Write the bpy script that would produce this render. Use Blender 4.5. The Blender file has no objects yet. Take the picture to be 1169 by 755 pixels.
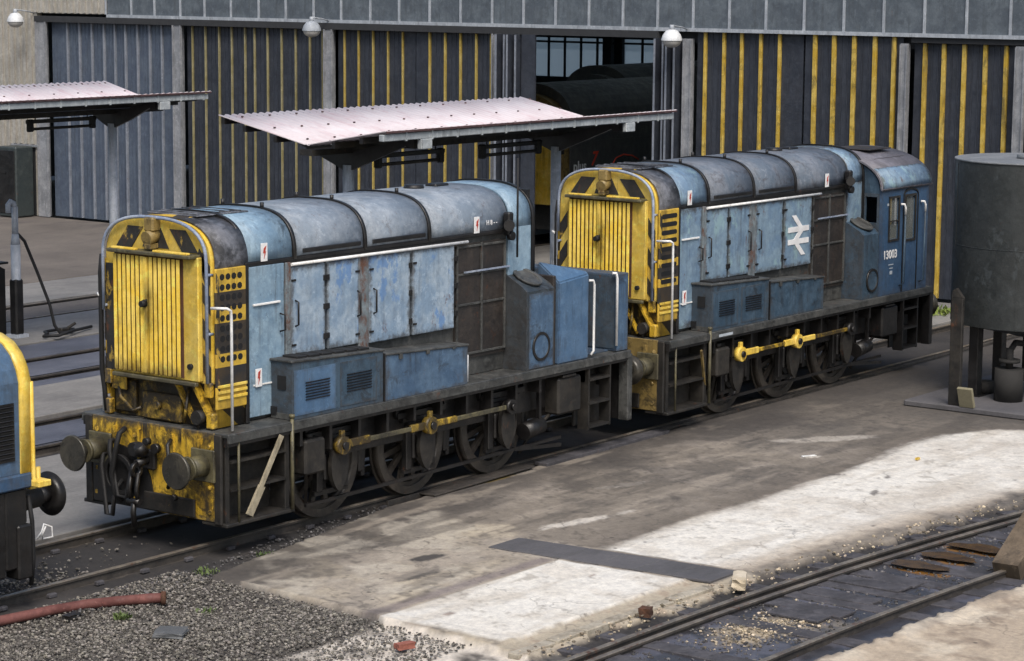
import bpy, bmesh, math, random
import numpy as np
from mathutils import Vector, Matrix
random.seed(7); RS=np.random.RandomState(5)
R=math.radians; PI=math.pi
scene=bpy.context.scene; COL=scene.collection

# ------------------------------------------------------------------ materials
def newmat(name):
    m=bpy.data.materials.new(name); m.use_nodes=True
    nt=m.node_tree; nt.nodes.clear()
    out=nt.nodes.new('ShaderNodeOutputMaterial'); b=nt.nodes.new('ShaderNodeBsdfPrincipled')
    nt.links.new(b.outputs[0],out.inputs[0]); return m,nt,b
class NT:
    def __init__(s,nt): s.nt=nt; s.tc=nt.nodes.new('ShaderNodeTexCoord')
    def n(s,t,**k):
        x=s.nt.nodes.new(t)
        for a,v in k.items(): setattr(x,a,v)
        return x
    def l(s,a,b): s.nt.links.new(a,b)
    def co(s,kind='Object',scale=(1,1,1)):
        mp=s.n('ShaderNodeMapping'); mp.inputs['Scale'].default_value=scale
        s.l(s.tc.outputs[kind],mp.inputs[0]); return mp.outputs[0]
    def noise(s,scale,detail=6,rough=.6,sc=(1,1,1),off=0,kind='Object',dist=0):
        mp=s.n('ShaderNodeMapping'); mp.inputs['Scale'].default_value=sc; mp.inputs['Location'].default_value=(off,off*1.7,off*.3)
        if not hasattr(s,'base'):
            oi=s.n('ShaderNodeObjectInfo'); va=s.n('ShaderNodeVectorMath',operation='MULTIPLY_ADD')
            s.l(oi.outputs['Random'],va.inputs[0]); va.inputs[1].default_value=(61,37,23); s.l(s.tc.outputs['Object'],va.inputs[2]); s.base=va.outputs[0]
        s.l(s.base if kind=='Object' else s.tc.outputs[kind],mp.inputs[0])
        x=s.n('ShaderNodeTexNoise'); x.inputs['Scale'].default_value=scale; x.inputs['Detail'].default_value=detail; x.inputs['Roughness'].default_value=rough
        x.inputs['Distortion'].default_value=dist
        s.l(mp.outputs[0],x.inputs['Vector']); return x.outputs['Fac']
    def ramp(s,fac,stops,const=False):
        r=s.n('ShaderNodeValToRGB')
        if const: r.color_ramp.interpolation='CONSTANT'
        e=r.color_ramp.elements
        while len(e)<len(stops): e.new(.5)
        for i,(p,c) in enumerate(stops):
            e[i].position=p; e[i].color=(c,c,c,1) if isinstance(c,(int,float)) else (*c,1)
        s.l(fac,r.inputs[0]); return r.outputs[0]
    def mix(s,f,a,b,mode='MIX'):
        x=s.n('ShaderNodeMix',data_type='RGBA',blend_type=mode)
        for sock,v in ((x.inputs['Factor'],f),(x.inputs['A'],a),(x.inputs['B'],b)):
            if isinstance(v,(int,float)): sock.default_value=v
            elif isinstance(v,tuple): sock.default_value=(*v,1)
            else: s.l(v,sock)
        return x.outputs['Result']
    def math(s,op,a,b=0,c=None):
        x=s.n('ShaderNodeMath',operation=op)
        for i,v in enumerate((a,b,c)):
            if v is None: continue
            if isinstance(v,(int,float)): x.inputs[i].default_value=v
            else: s.l(v,x.inputs[i])
        return x.outputs[0]
    def bump(s,h,b,strength=.3,dist=.02):
        x=s.n('ShaderNodeBump'); x.inputs['Strength'].default_value=strength; x.inputs['Distance'].default_value=dist
        s.l(h,x.inputs['Height']); s.l(x.outputs[0],b.inputs['Normal'])
def painted(name,base,fade=None,grime=(.014,.013,.013),ga=.5,streak=.3,rust=.15,rough=.5,metal=0,bump=.25,scale=1.,spots=None,edge=0.):
    """old paint: chalky fade, blotched grime, vertical runs, chips, rust specks"""
    m,nt,b=newmat(name); N=NT(nt)
    c=base
    if fade: c=N.mix(N.ramp(N.noise(2.2*scale,9,.7,off=3,dist=.3),[(.42,0.),(.58,1.)]),base,fade)
    c=N.mix(N.ramp(N.noise(11*scale,9,.78,off=1),[(.42,0.),(.62,.42)]),c,tuple(x*.66 for x in base))
    if fade: c=N.mix(N.ramp(N.noise(6*scale,10,.78,off=91),[(.56,0.),(.60,.55)]),c,tuple(min(.85,x*1.22) for x in fade))
    if spots:
        sp=N.ramp(N.noise(2.4,9,.7,off=33,sc=(1,1,.7)),[(.575,0.),(.615,.9)])
        c=N.mix(sp,c,spots)
    st=N.noise(13*scale,8,.72,sc=(1,1,.055),off=5)
    stm=N.ramp(N.noise(2.6,5,.6,off=66),[(.42,0.),(.6,1.)])
    c=N.mix(N.math('MULTIPLY',N.math('MULTIPLY',N.ramp(st,[(.50,0.),(.60,1.)]),streak),stm),c,grime)
    st2=N.noise(5*scale,9,.75,sc=(1,1,.2),off=15)
    c=N.mix(N.math('MULTIPLY',N.ramp(st2,[(.55,0.),(.61,1.)]),streak*.6),c,tuple(x*.5+.01 for x in base))
    g=N.noise(3.1*scale,14,.80,off=9,dist=.6)
    lo=.70-.36*ga
    c=N.mix(N.ramp(g,[(lo,0.),(lo+.035,min(.55,.2+ga*.6)),(min(lo+.12,.99),min(.97,.4+ga*.9))]),c,grime)
    if edge>0:
        gx=N.n('ShaderNodeSeparateXYZ'); N.l(N.tc.outputs['Generated'],gx.inputs[0])
        e=None
        for o_ in (gx.outputs[0],gx.outputs[2]):
            d=N.math('ABSOLUTE',N.math('SUBTRACT',o_,.5)); e=d if e is None else N.math('MAXIMUM',e,d)
        e=N.math('ADD',e,N.math('MULTIPLY',N.math('SUBTRACT',N.noise(7,11,.8,off=50),.5),.42))
        c=N.mix(N.math('MULTIPLY',N.ramp(e,[(.43,0.),(.50,1.)]),edge),c,(.05,.045,.04))
    if rust>0:
        r=N.noise(5*scale,12,.8,sc=(1,1,.6),off=12)
        c=N.mix(N.ramp(r,[(.66-.3*rust,0.),(.72-.22*rust,.9)]),c,N.mix(N.noise(20,4,.6,off=13),(.045,.02,.012),(.17,.06,.022)))
        w=N.noise(17*scale,9,.75,off=21)
        c=N.mix(N.ramp(w,[(.64,0.),(.68,.55)]),c,tuple(min(.8,x*1.6+.04) for x in (fade or base)))
        w=N.noise(24*scale,8,.75,off=26)
        c=N.mix(N.ramp(w,[(.63,0.),(.67,.7)]),c,tuple(x*.35 for x in base))
    nt.links.new(c,b.inputs['Base Color'])
    rr=N.ramp(N.noise(5,9,.7,off=60),[(.35,max(.2,rough-.12)),(.7,min(1,rough+.25))]); nt.links.new(rr,b.inputs['Roughness'])
    b.inputs['Metallic'].default_value=metal
    h=N.math('ADD',N.math('MULTIPLY',N.noise(2.6,4,.5,off=40),1.6),N.math('MULTIPLY',N.noise(34,7,.7,off=41),.16))
    N.bump(h,b,min(1,bump*2.2),.022)
    return m
def stripes(name,axis,stops,yellow=(.62,.40,.045),black=(.02,.02,.022),slope=0.,period=.3,grime=.45,rng=None,duty=.5):
    """painted warning stripes. rng+stops: bands along z; else diagonal bands z+slope*|y|"""
    m,nt,b=newmat(name); N=NT(nt)
    sx=N.n('ShaderNodeSeparateXYZ'); N.l(N.tc.outputs['Object'],sx.inputs[0])
    X,Y,Z=sx.outputs
    if rng:
        f=N.math('DIVIDE',N.math('SUBTRACT',Z,rng[0]),rng[1]-rng[0])
        k=N.ramp(f,stops,True)
    else:
        v=N.math('ADD',N.math('MULTIPLY',N.math('ABSOLUTE',Y),slope),Z)
        v=N.math('ADD',v,N.math('MULTIPLY',X,slope*.6))
        k=N.math('GREATER_THAN',N.math('FRACT',N.math('DIVIDE',v,period)),duty)
    c=N.mix(k,black,yellow)
    c=N.mix(N.ramp(N.noise(4,9,.75,off=2),[(.4,0.),(.7,.6)]),c,(.10,.06,.015))
    c=N.mix(N.math('MULTIPLY',N.ramp(N.noise(9,8,.7,sc=(1,1,.07),off=17),[(.5,0.),(.66,1.)]),.5),c,(.03,.025,.02))
    c=N.mix(N.ramp(N.noise(2.5,12,.78,sc=(1,1,.5),off=7),[(.64-.25*grime,0.),(.74-.2*grime,.9)]),c,(.02,.018,.017))
    nt.links.new(c,b.inputs['Base Color']); b.inputs['Roughness'].default_value=.6
    N.bump(N.noise(12,6,.6),b,.2,.01); return m
def plain(name,c,rough=.6,metal=0,em=None):
    m,nt,b=newmat(name); N=NT(nt)
    cc=N.mix(N.ramp(N.noise(6,7,.7),[(.35,0.),(.75,.6)]),c,tuple(x*.5 for x in c))
    nt.links.new(cc,b.inputs['Base Color']); b.inputs['Roughness'].default_value=rough; b.inputs['Metallic'].default_value=metal
    return m
M={}
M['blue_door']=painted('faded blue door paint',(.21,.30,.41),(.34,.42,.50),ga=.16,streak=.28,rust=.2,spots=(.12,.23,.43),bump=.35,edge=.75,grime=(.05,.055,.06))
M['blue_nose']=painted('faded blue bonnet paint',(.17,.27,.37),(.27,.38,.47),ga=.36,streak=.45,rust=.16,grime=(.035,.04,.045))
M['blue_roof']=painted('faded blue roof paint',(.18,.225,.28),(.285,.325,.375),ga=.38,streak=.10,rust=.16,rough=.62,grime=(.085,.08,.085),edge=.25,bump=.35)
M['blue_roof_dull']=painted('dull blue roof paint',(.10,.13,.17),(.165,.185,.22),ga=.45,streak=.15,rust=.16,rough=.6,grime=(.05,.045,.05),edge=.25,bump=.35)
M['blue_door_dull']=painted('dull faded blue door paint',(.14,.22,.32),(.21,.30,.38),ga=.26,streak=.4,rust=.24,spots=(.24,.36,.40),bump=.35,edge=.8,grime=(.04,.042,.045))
M['roof_sooty']=painted('sooty roof paint',(.028,.029,.033),(.16,.165,.185),ga=.45,streak=.1,rust=.15,rough=.45,bump=.45)
M['blue_box']=painted('blue box paint',(.050,.098,.172),(.085,.145,.225),ga=.38,streak=.5,rust=.14,edge=.6)
M['blue_new']=painted('deep blue paint',(.060,.125,.225),(.085,.155,.255),ga=.16,streak=.3,rust=.08,rough=.42,bump=.15,edge=.35)
M['blue_dirty']=painted('grimy blue paint',(.030,.060,.095),(.055,.095,.14),ga=.42,streak=.5,rust=.12,edge=.5)
M['tower_dark']=painted('dark tower paint',(.030,.042,.055),(.055,.07,.085),ga=.5,streak=.5,rust=.12,edge=.5)
M['blue_dark']=painted('dark blue cab paint',(.028,.075,.155),(.045,.095,.175),ga=.28,streak=.35,rust=.05,edge=.4)
M['cab_roof']=painted('grey cab roof paint',(.11,.105,.12),(.17,.165,.19),ga=.3,streak=0,rust=.25)
M['wheel_grime']=painted('worn wheel',(.024,.021,.019),(.055,.048,.040),ga=.35,streak=0,rust=.2,rough=.4,grime=(.010,.009,.008))
M['grime']=painted('oily black grime',(.007,.0066,.007),(.016,.0145,.014),ga=.4,streak=.3,rust=.12,rough=.42,grime=(.006,.006,.006))
M['grime_light']=painted('dusty brake grime',(.011,.010,.009),(.030,.026,.021),ga=.4,streak=.5,rust=.18,rough=.6,grime=(.010,.009,.009))
M['plate']=painted('grimy running plate',(.042,.044,.043),(.085,.086,.082),ga=.5,streak=.3,rust=.2,grime=(.018,.018,.018))
M['pillar']=painted('blue grey pillar with rust',(.13,.16,.18),(.20,.24,.26),ga=.35,streak=.5,rust=.62,grime=(.03,.026,.024))
M['brown_mesh']=painted('rusty brown grille',(.022,.019,.018),(.040,.032,.027),ga=.4,streak=.5,rust=.25,grime=(.010,.009,.009))
M['yellow']=painted('old yellow paint',(.80,.53,.055),(.88,.65,.14),grime=(.07,.045,.015),ga=.18,streak=.4,rust=.10,rough=.5,edge=.35)
M['yellow_clean']=painted('warning yellow paint',(.78,.51,.05),(.84,.61,.14),grime=(.16,.08,.015),ga=.20,streak=.55,rust=.05,rough=.45)
M['yellow_grimy']=painted('oily yellow paint',(.56,.34,.025),(.66,.43,.045),grime=(.022,.017,.012),ga=.62,streak=1.0,rust=.25,rough=.45,edge=.9)
M['yellow_dead']=painted('oil caked yellow',(.40,.26,.03),(.52,.34,.05),grime=(.014,.012,.010),ga=.86,streak=.9,rust=.2,rough=.5)
M['rod_yellow']=painted('rod end yellow',(.52,.33,.025),(.62,.42,.05),grime=(.03,.022,.012),ga=.8,streak=.4,rust=.15,rough=.45)
M['dust_yellow']=painted('dirty drab yellow',(.20,.14,.045),(.28,.20,.07),ga=.5,streak=.5,rust=.2)
M['worn_black']=painted('worn black stripe paint',(.018,.018,.019),(.035,.033,.03),ga=.1,streak=.2,rust=.35,rough=.6,spots=(.42,.28,.05))
M['matt_black']=plain('matt black iron',(.022,.021,.02),.85)
M['black']=plain('dull black',(.007,.007,.008),.7)
M['steel']=painted('dull buffer steel',(.045,.043,.038),(.085,.078,.062),ga=.4,streak=0,rust=.15,rough=.35,metal=.3)
M['buffer']=painted('greasy buffer stock',(.07,.063,.04),(.13,.115,.06),ga=.45,streak=.5,rust=.15,rough=.45)
M['white']=painted('white handrail paint',(.78,.78,.76),(.8,.8,.8),ga=.08,streak=.35,rust=.08,grime=(.2,.18,.16))
M['whitemark']=plain('white transfer',(.82,.82,.82),.5)
M['whitemark2']=plain('small faded lettering',(.45,.5,.55),.6)
M['rust']=painted('rust',(.07,.032,.018),(.12,.055,.03),ga=.3,streak=.3,rust=.5,rough=.85)
M['lightpipe']=painted('blue grey handrail pipe',(.22,.27,.38),(.35,.39,.46),ga=.25,streak=.3,rust=.25,rough=.4)
M['red']=plain('red mark',(.45,.05,.03),.6)
M['stripe_nose']=stripes('nose wasp stripes',0,None,slope=1.35,period=.62,grime=.35,duty=.45)
M['stripe_side2']=stripes('side stripes',2,[(0,1.),(.09,0.),(.25,1.),(.33,0.),(.44,1.),(.52,0.),(.63,1.)],rng=(1.83,3.37),grime=.3)
M['stripe_side1']=stripes('faded side stripes',2,[(0,1.),(.085,0.),(.235,1.),(.34,0.),(.58,1.),(.70,0.),(.82,1.)],rng=(1.83,3.37),grime=.3)
def blademat():
    m=painted('sooty yellow louvre paint',(.84,.56,.055),(.90,.66,.14),grime=(.16,.08,.015),ga=.16,streak=.5,rust=.06,rough=.45); nt=m.node_tree; N=NT(nt); b=nt.nodes['Principled BSDF']
    src=b.inputs['Base Color'].links[0].from_socket; sx=N.n('ShaderNodeSeparateXYZ'); N.l(N.tc.outputs['Object'],sx.inputs[0])
    z=N.math('ADD',sx.outputs[2],N.math('MULTIPLY',N.noise(9,8,.7,sc=(1,1,.3)),.5))
    f=N.ramp(N.math('SUBTRACT',z,2.0),[(.28,.92),(.48,0.)])
    y=N.math('ADD',N.math('ABSOLUTE',N.math('SUBTRACT',sx.outputs[1],.03)),N.math('MULTIPLY',N.noise(7,8,.7,off=5),.16))
    f2=N.math('MULTIPLY',N.ramp(y,[(.10,.75),(.17,0.)]),N.ramp(N.math('ABSOLUTE',N.math('SUBTRACT',sx.outputs[2],2.85)),[(.15,1.),(.45,0.)]))
    nt.links.new(N.mix(N.math('MAXIMUM',f,f2),src,(.045,.03,.012)),b.inputs['Base Color']); return m
M['yellow_blade']=blademat()
def glassmat():
    m,nt,b=newmat('dirty window glass'); N=NT(nt)
    b.inputs['Base Color'].default_value=(.25,.27,.25,1); b.inputs['Roughness'].default_value=.15
    b.inputs['Transmission Weight'].default_value=.0
    t=N.n('ShaderNodeBsdfTransparent'); mx=N.n('ShaderNodeMixShader')
    mx.inputs[0].default_value=.3; nt.links.new(t.outputs[0],mx.inputs[1]); nt.links.new(b.outputs[0],mx.inputs[2])
    nt.links.new(mx.outputs[0],nt.nodes['Material Output'].inputs[0]); return m
M['glass']=glassmat()

# ------------------------------------------------------------------ mesh builder
class MB:
    def __init__(s): s.bm=bmesh.new()
    def _fin(s,vs,mi,smooth):
        for f in {f for v in vs for f in v.link_faces}:
            f.material_index=mi; f.smooth=smooth
    def box(s,x0,x1,y0,y1,z0,z1,b=0,mi=0,seg=1):
        if x0>x1:x0,x1=x1,x0
        if y0>y1:y0,y1=y1,y0
        if z0>z1:z0,z1=z1,z0
        t=bmesh.new(); bmesh.ops.create_cube(t,size=1)
        for v in t.verts: v.co=Vector(((x0+x1)/2+v.co.x*(x1-x0),(y0+y1)/2+v.co.y*(y1-y0),(z0+z1)/2+v.co.z*(z1-z0)))
        if b: bmesh.ops.bevel(t,geom=t.edges[:],offset=min(b,.45*min(x1-x0,y1-y0,z1-z0)),segments=seg,affect='EDGES')
        s._merge(t,mi,False); return s
    def _merge(s,t,mi=0,smooth=False,mat=None):
        mp={}
        for v in t.verts: mp[v]=s.bm.verts.new(mat@v.co if mat else v.co)
        for f in t.faces:
            try: g=s.bm.faces.new([mp[v] for v in f.verts])
            except ValueError: continue
            g.material_index=mi; g.smooth=smooth
        t.free()
    def obox(s,c,ax,ay,az,sx,sy,sz,b=0,mi=0):
        t=bmesh.new(); bmesh.ops.create_cube(t,size=1)
        for v in t.verts: v.co=Vector((v.co.x*sx,v.co.y*sy,v.co.z*sz))
        if b: bmesh.ops.bevel(t,geom=t.edges[:],offset=b,segments=1,affect='EDGES')
        m=Matrix((Vector(ax),Vector(ay),Vector(az))).transposed().to_4x4(); m.translation=Vector(c)
        s._merge(t,mi,False,m); return s
    def bar(s,p,q,w,h=None,mi=0,up=(0,0,1)):
        p,q=Vector(p),Vector(q); a=(q-p); L=a.length; a.normalize(); u=Vector(up)
        if abs(a.dot(u))>.98: u=Vector((0,1,0))
        y=u.cross(a).normalized(); z=a.cross(y)
        return s.obox((p+q)/2,a,y,z,L,w,h or w,mi=mi)
    def cyl(s,p,q,r,r2=None,n=16,mi=0,cap=True,smooth=True):
        p,q=Vector(p),Vector(q); r2=r if r2 is None else r2
        a=(q-p).normalized(); u=Vector((0,0,1)) if abs(a.z)<.9 else Vector((1,0,0))
        e=a.cross(u).normalized(); f=a.cross(e)
        A=[];B=[]
        for i in range(n):
            t=2*PI*i/n; d=e*math.cos(t)+f*math.sin(t)
            A.append(s.bm.verts.new(p+d*r)); B.append(s.bm.verts.new(q+d*r2))
        for i in range(n):
            g=s.bm.faces.new((A[i],B[i],B[(i+1)%n],A[(i+1)%n])); g.smooth=smooth; g.material_index=mi
        if cap:
            for lst in (A,B[::-1]):
                g=s.bm.faces.new(lst); g.material_index=mi
        return s
    def tube(s,pts,r,n=8,mi=0):
        pts=[Vector(p) for p in pts]; rings=[]
        up=None
        for i,p in enumerate(pts):
            a=(pts[min(i+1,len(pts)-1)]-pts[max(i-1,0)]).normalized()
            if up is None: up=Vector((0,0,1)) if abs(a.z)<.9 else Vector((1,0,0))
            e=a.cross(up).normalized(); f=e.cross(a).normalized(); up=f
            rings.append([s.bm.verts.new(p+(e*math.cos(2*PI*k/n)+f*math.sin(2*PI*k/n))*r) for k in range(n)])
        for A,B in zip(rings,rings[1:]):
            for k in range(n):
                g=s.bm.faces.new((A[k],A[(k+1)%n],B[(k+1)%n],B[k])); g.smooth=True; g.material_index=mi
        for c in (rings[0][::-1],rings[-1]):
            g=s.bm.faces.new(c); g.material_index=mi
        return s
    def ring(s,c,axis,r0,r1,w,n=40,mi=0,mi2=None):
        """annulus extruded along axis, outer r1 inner r0"""
        c=Vector(c);a=Vector(axis).normalized();u=Vector((0,0,1)) if abs(a.z)<.9 else Vector((1,0,0))
        e=a.cross(u).normalized();f=a.cross(e); L=[]
        for r,k in ((r0,-.5),(r1,-.5),(r1,.5),(r0,.5)):
            L.append([s.bm.verts.new(c+a*(k*w)+(e*math.cos(2*PI*i/n)+f*math.sin(2*PI*i/n))*r) for i in range(n)])
        for j in range(4):
            A,B=L[j],L[(j+1)%4]
            for i in range(n):
                g=s.bm.faces.new((A[i],A[(i+1)%n],B[(i+1)%n],B[i])); g.material_index=mi; g.smooth=(j in(1,3))
        return s
    def prism(s,prof,axis,a0,a1,mi=0,cap=True,smooth=False,closed=True):
        """prof: 2D points in the plane perpendicular to axis ('x': (y,z); 'y': (x,z); 'z': (x,y))"""
        def P(p,a):
            return {'x':(a,p[0],p[1]),'y':(p[0],a,p[1]),'z':(p[0],p[1],a)}[axis]
        A=[s.bm.verts.new(P(p,a0)) for p in prof]; B=[s.bm.verts.new(P(p,a1)) for p in prof]
        n=len(prof)
        for i in range(n if closed else n-1):
            g=s.bm.faces.new((A[i],A[(i+1)%n],B[(i+1)%n],B[i])); g.material_index=mi; g.smooth=smooth
        if cap and closed:
            for c in (A[::-1],B):
                g=s.bm.faces.new(c); g.material_index=mi
        return s
    def shell(s,prof,x0,x1,t=.02,mi=0,smooth=True):
        """open profile (y,z) extruded along x with thickness t outward"""
        n=len(prof); nr=[]
        for i in range(n):
            a=Vector(prof[max(i-1,0)]);b=Vector(prof[min(i+1,n-1)]);d=(b-a).normalized(); nr.append(Vector((d.y,-d.x)))
        out=[Vector(p)+q*t for p,q in zip(prof,nr)]
        cs=Vector((0,sum(p[1] for p in prof)/n))
        if (Vector(prof[n//2])-cs).dot(nr[n//2])<0: out=[Vector(p)-q*t for p,q in zip(prof,nr)]
        loop=[tuple(p) for p in out]+[tuple(p) for p in prof[::-1]]
        A=[s.bm.verts.new((x0,p[0],p[1])) for p in loop]; B=[s.bm.verts.new((x1,p[0],p[1])) for p in loop]
        m=len(loop)
        for i in range(m):
            g=s.bm.faces.new((A[i],A[(i+1)%m],B[(i+1)%m],B[i])); g.material_index=mi; g.smooth=smooth and i not in(n-1,m-1)
        for i in range(n-1):
            for L in (A,B):
                g=s.bm.faces.new((L[i],L[i+1],L[m-2-i],L[m-1-i])); g.material_index=mi
        return s
    def holed(s,axis,pos,t,a0,a1,b0,b1,holes,mi=0):
        """wall panel with rectangular openings; axis = normal axis, (a,b) the in-plane axes"""
        A=sorted({a0,a1,*[h[0] for h in holes],*[h[1] for h in holes]}); B=sorted({b0,b1,*[h[2] for h in holes],*[h[3] for h in holes]})
        inside=lambda i,j: any(h[0]<=(A[i]+A[i+1])/2<=h[1] and h[2]<=(B[j]+B[j+1])/2<=h[3] for h in holes)
        V={}
        def v(i,j,k):
            if (i,j,k) not in V:
                p=pos+t*k
                V[i,j,k]=s.bm.verts.new({'y':(A[i],p,B[j]),'x':(p,A[i],B[j])}[axis])
            return V[i,j,k]
        ok=lambda i,j: 0<=i<len(A)-1 and 0<=j<len(B)-1 and not inside(i,j)
        for i in range(len(A)-1):
            for j in range(len(B)-1):
                if not ok(i,j): continue
                F=[(v(i,j,0),v(i+1,j,0),v(i+1,j+1,0),v(i,j+1,0)),(v(i,j,1),v(i,j+1,1),v(i+1,j+1,1),v(i+1,j,1))]
                if not ok(i-1,j): F.append((v(i,j,0),v(i,j+1,0),v(i,j+1,1),v(i,j,1)))
                if not ok(i+1,j): F.append((v(i+1,j,0),v(i+1,j,1),v(i+1,j+1,1),v(i+1,j+1,0)))
                if not ok(i,j-1): F.append((v(i,j,0),v(i,j,1),v(i+1,j,1),v(i+1,j,0)))
                if not ok(i,j+1): F.append((v(i,j+1,0),v(i+1,j+1,0),v(i+1,j+1,1),v(i,j+1,1)))
                for f in F: s.bm.faces.new(f).material_index=mi
        return s
    def build(s,name,mats,parent=None):
        bmesh.ops.recalc_face_normals(s.bm,faces=s.bm.faces[:])
        me=bpy.data.meshes.new(name); s.bm.to_mesh(me); s.bm.free()
        for m in (mats if isinstance(mats,(list,tuple)) else [mats]): me.materials.append(M[m] if isinstance(m,str) else m)
        o=bpy.data.objects.new(name,me); COL.objects.link(o)
        if parent: o.parent=parent
        return o
def tag(o,label=None,cat=None,group=None,kind=None):
    if label:o['label']=label
    if cat:o['category']=cat
    if group:o['group']=group
    if kind:o['kind']=kind
    return o
def empty(name,loc,rz=0,**k):
    o=bpy.data.objects.new(name,None); o.empty_display_size=.3; COL.objects.link(o); o.location=loc; o.rotation_euler=(0,0,rz); tag(o,**k); return o
def copy_tree(o,parent=None):
    c=o.copy(); COL.objects.link(c); c.parent=parent
    for ch in list(o.children): copy_tree(ch,c)
    return c
def textmesh(s,size,mat,name,parent,loc,rot,shear=0,ext=.002):
    cu=bpy.data.curves.new(name,'FONT'); cu.body=s; cu.size=size; cu.extrude=ext; cu.align_x='CENTER'; cu.align_y='CENTER'; cu.shear=shear; cu.offset=size*.022
    t=bpy.data.objects.new(name,cu); COL.objects.link(t)
    bpy.context.view_layer.update()
    me=bpy.data.meshes.new_from_object(t.evaluated_get(bpy.context.evaluated_depsgraph_get()))
    bpy.data.objects.remove(t); me.materials.append(M[mat]) if not me.materials else None
    o=bpy.data.objects.new(name,me); COL.objects.link(o); o.parent=parent; o.location=loc; o.rotation_euler=rot; return o

# ------------------------------------------------------------------ locomotive
def roofprof(w,z0,z1,n=26,e=3.0):
    P=[]
    for i in range(n+1):
        t=PI*i/n; c,sn=math.cos(t),math.sin(t)
        P.append((-w*math.copysign(abs(c)**(2/e),c), z0+(z1-z0)*abs(sn)**(2/e)))
    return P
def make_loco(kind,X,label):
    A=(kind=='slave')
    Rt=empty('diesel_shunter',(X,-.08,0),label=label,cat='locomotive')
    P=lambda name,mb,mat: mb.build(name,mat,Rt)
    XE=6.5 if A else 6.48
    # ---- frame, valance, plate
    m=MB()
    for s in (-1,1):
        m.box(-.0,8.42,s*1.21,s*1.15,1.30,1.40)
        for x0,x1,z0 in ((1.25,8.1,.82),):
            y0,y1=s*.90,s*.94
            m.box(x0,x1,y0,y1,z0,1.395)
        for xw in (2.14,3.89,5.65):
            m.box(xw-.30,xw-.19,s*.90,s*.99,.42,1.0,.01); m.box(xw+.19,xw+.30,s*.90,s*.99,.42,1.0,.01)
            m.box(xw-.17,xw+.17,s*.90,s*1.0,.55,.90,.02)
            m.box(xw-.32,xw+.32,s*.91,s*.96,.37,.43)
            m.bar((xw-.5,s*.97,1.16),(xw+.5,s*.97,1.16),.08,.07); m.bar((xw-.4,s*.97,1.09),(xw+.4,s*.97,1.09),.08,.05); m.bar((xw-.28,s*.97,1.03),(xw+.28,s*.97,1.03),.08,.05)
            m.bar((xw-.5,s*.97,1.16),(xw-.5,s*.97,1.38),.05); m.bar((xw+.5,s*.97,1.16),(xw+.5,s*.97,1.38),.05)
            m.bar((xw,s*.96,.95),(xw,s*.96,1.16),.07)
        for x in np.arange(1.35,8.0,.55): m.box(x,x+.05,s*.94,s*1.14,.98 if int(x*3)%2 else 1.1,1.395)
        m.bar((1.6,s*1.0,.30),(7.0,s*1.0,.36),.04)
        for xw in (2.14,3.89,5.65):   # brake hangers and blocks
            m.bar((xw+.80,s*.80,1.2),(xw+.76,s*.80,.45),.07,.05); m.box(xw+.68,xw+.77,s*.70,s*.84,.5,.85,.02)
    m.box(.05,8.36,-.86,.86,1.05,1.395)
    m.box(1.0,7.6,-.45,.45,.55,1.05)
    P('frame',m,'grime')
    m=MB(); m.box(.003,8.44,-1.225,1.225,1.40,1.452,.01)
    for s in(-1,1): m.box(.0,8.42,s*1.21,s*1.235,1.345,1.43)
    P('running_plate',m,'plate')
    # ---- beam, buffers, coupling
    m=MB(); m.box(-.03,.0,-1.02,1.02,.38,1.45,.008)
    for yy in (-.95,-.3,.3,.95):
        for z in (.5,.8,1.28): m.cyl((-.05,yy+random.uniform(-.03,.03),z),(-.02,yy,z),.028,n=8)
    for yy in (.62,.2,-.35,-.8): m.box(-.06,-.02,yy-.02,yy+.02,.9,1.36)
    b=P('buffer_beam',m,'yellow_grimy' if A else 'dust_yellow')
    m=MB(); m.prism([(1.0,.39),(1.0,.98),(.80,1.02),(.62,1.15),(.35,1.10),(.12,.95),(.02,.80),(-.02,.62),(-.10,.5),(-.08,.39)],'x',-.048,-.031); m.build('grease_plate','grime',b)
    m=MB(); m.box(-.045,.0,-1.14,-1.025,.36,1.44,.01); m.box(-.045,.0,1.025,1.14,.36,1.44,.01); m.box(-.065,-.028,-.72,.12,.40,.62,.01)
    m.build('beam_edging','grime_light',b)
    m=MB(); m.box(8.40,8.46,-1.1,1.1,.42,1.395,.01); P('buffer_beam',m,'grime')
    for x,d in ((0,-1),(8.44,1)):
        for y in (-.864,.864):
            m=MB(); m.box(x+d*.03,x+d*.07,y-.19,y+.19,.86,1.25,.01); m.cyl((x+d*.07,y,1.055),(x+d*.33,y,1.055),.135,.12,n=20); m.cyl((x+d*.30,y,1.055),(x+d*.34,y,1.055),.145,n=20)
            bb=P('buffer',m,'buffer')
            m=MB(); m.cyl((x+d*.33,y,1.055),(x+d*.49,y,1.055),.085,n=16)
            m.cyl((x+d*.475,y,1.055),(x+d*.50,y,1.055),.10,.225,n=32); m.cyl((x+d*.50,y,1.055),(x+d*.525,y,1.055),.225,.21,n=32)
            m.build('buffer_head','steel',bb)
    m=MB(); m.box(-.12,-.05,-.12,.12,.90,1.15,.02); m.cyl((-.10,0,1.02),(-.30,0,1.0),.05,n=12); m.ring((-.30,0,.93),(0,1,0),.055,.09,.05,n=20)
    m.tube([(-.32,-.06,.9),(-.36,-.06,.7),(-.34,-.06,.55)],.025); m.tube([(-.32,.06,.9),(-.36,.06,.7),(-.34,.06,.55)],.025); m.cyl((-.34,-.1,.55),(-.34,.1,.55),.04,n=10)
    m.tube([(-.34,0,.55),(-.36,0,.42),(-.34,0,.25)],.035)
    m.cyl((-.2,.0,1.12),(-.26,0,1.22),.09,.06,n=14)
    P('coupling',m,'grime')
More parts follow.
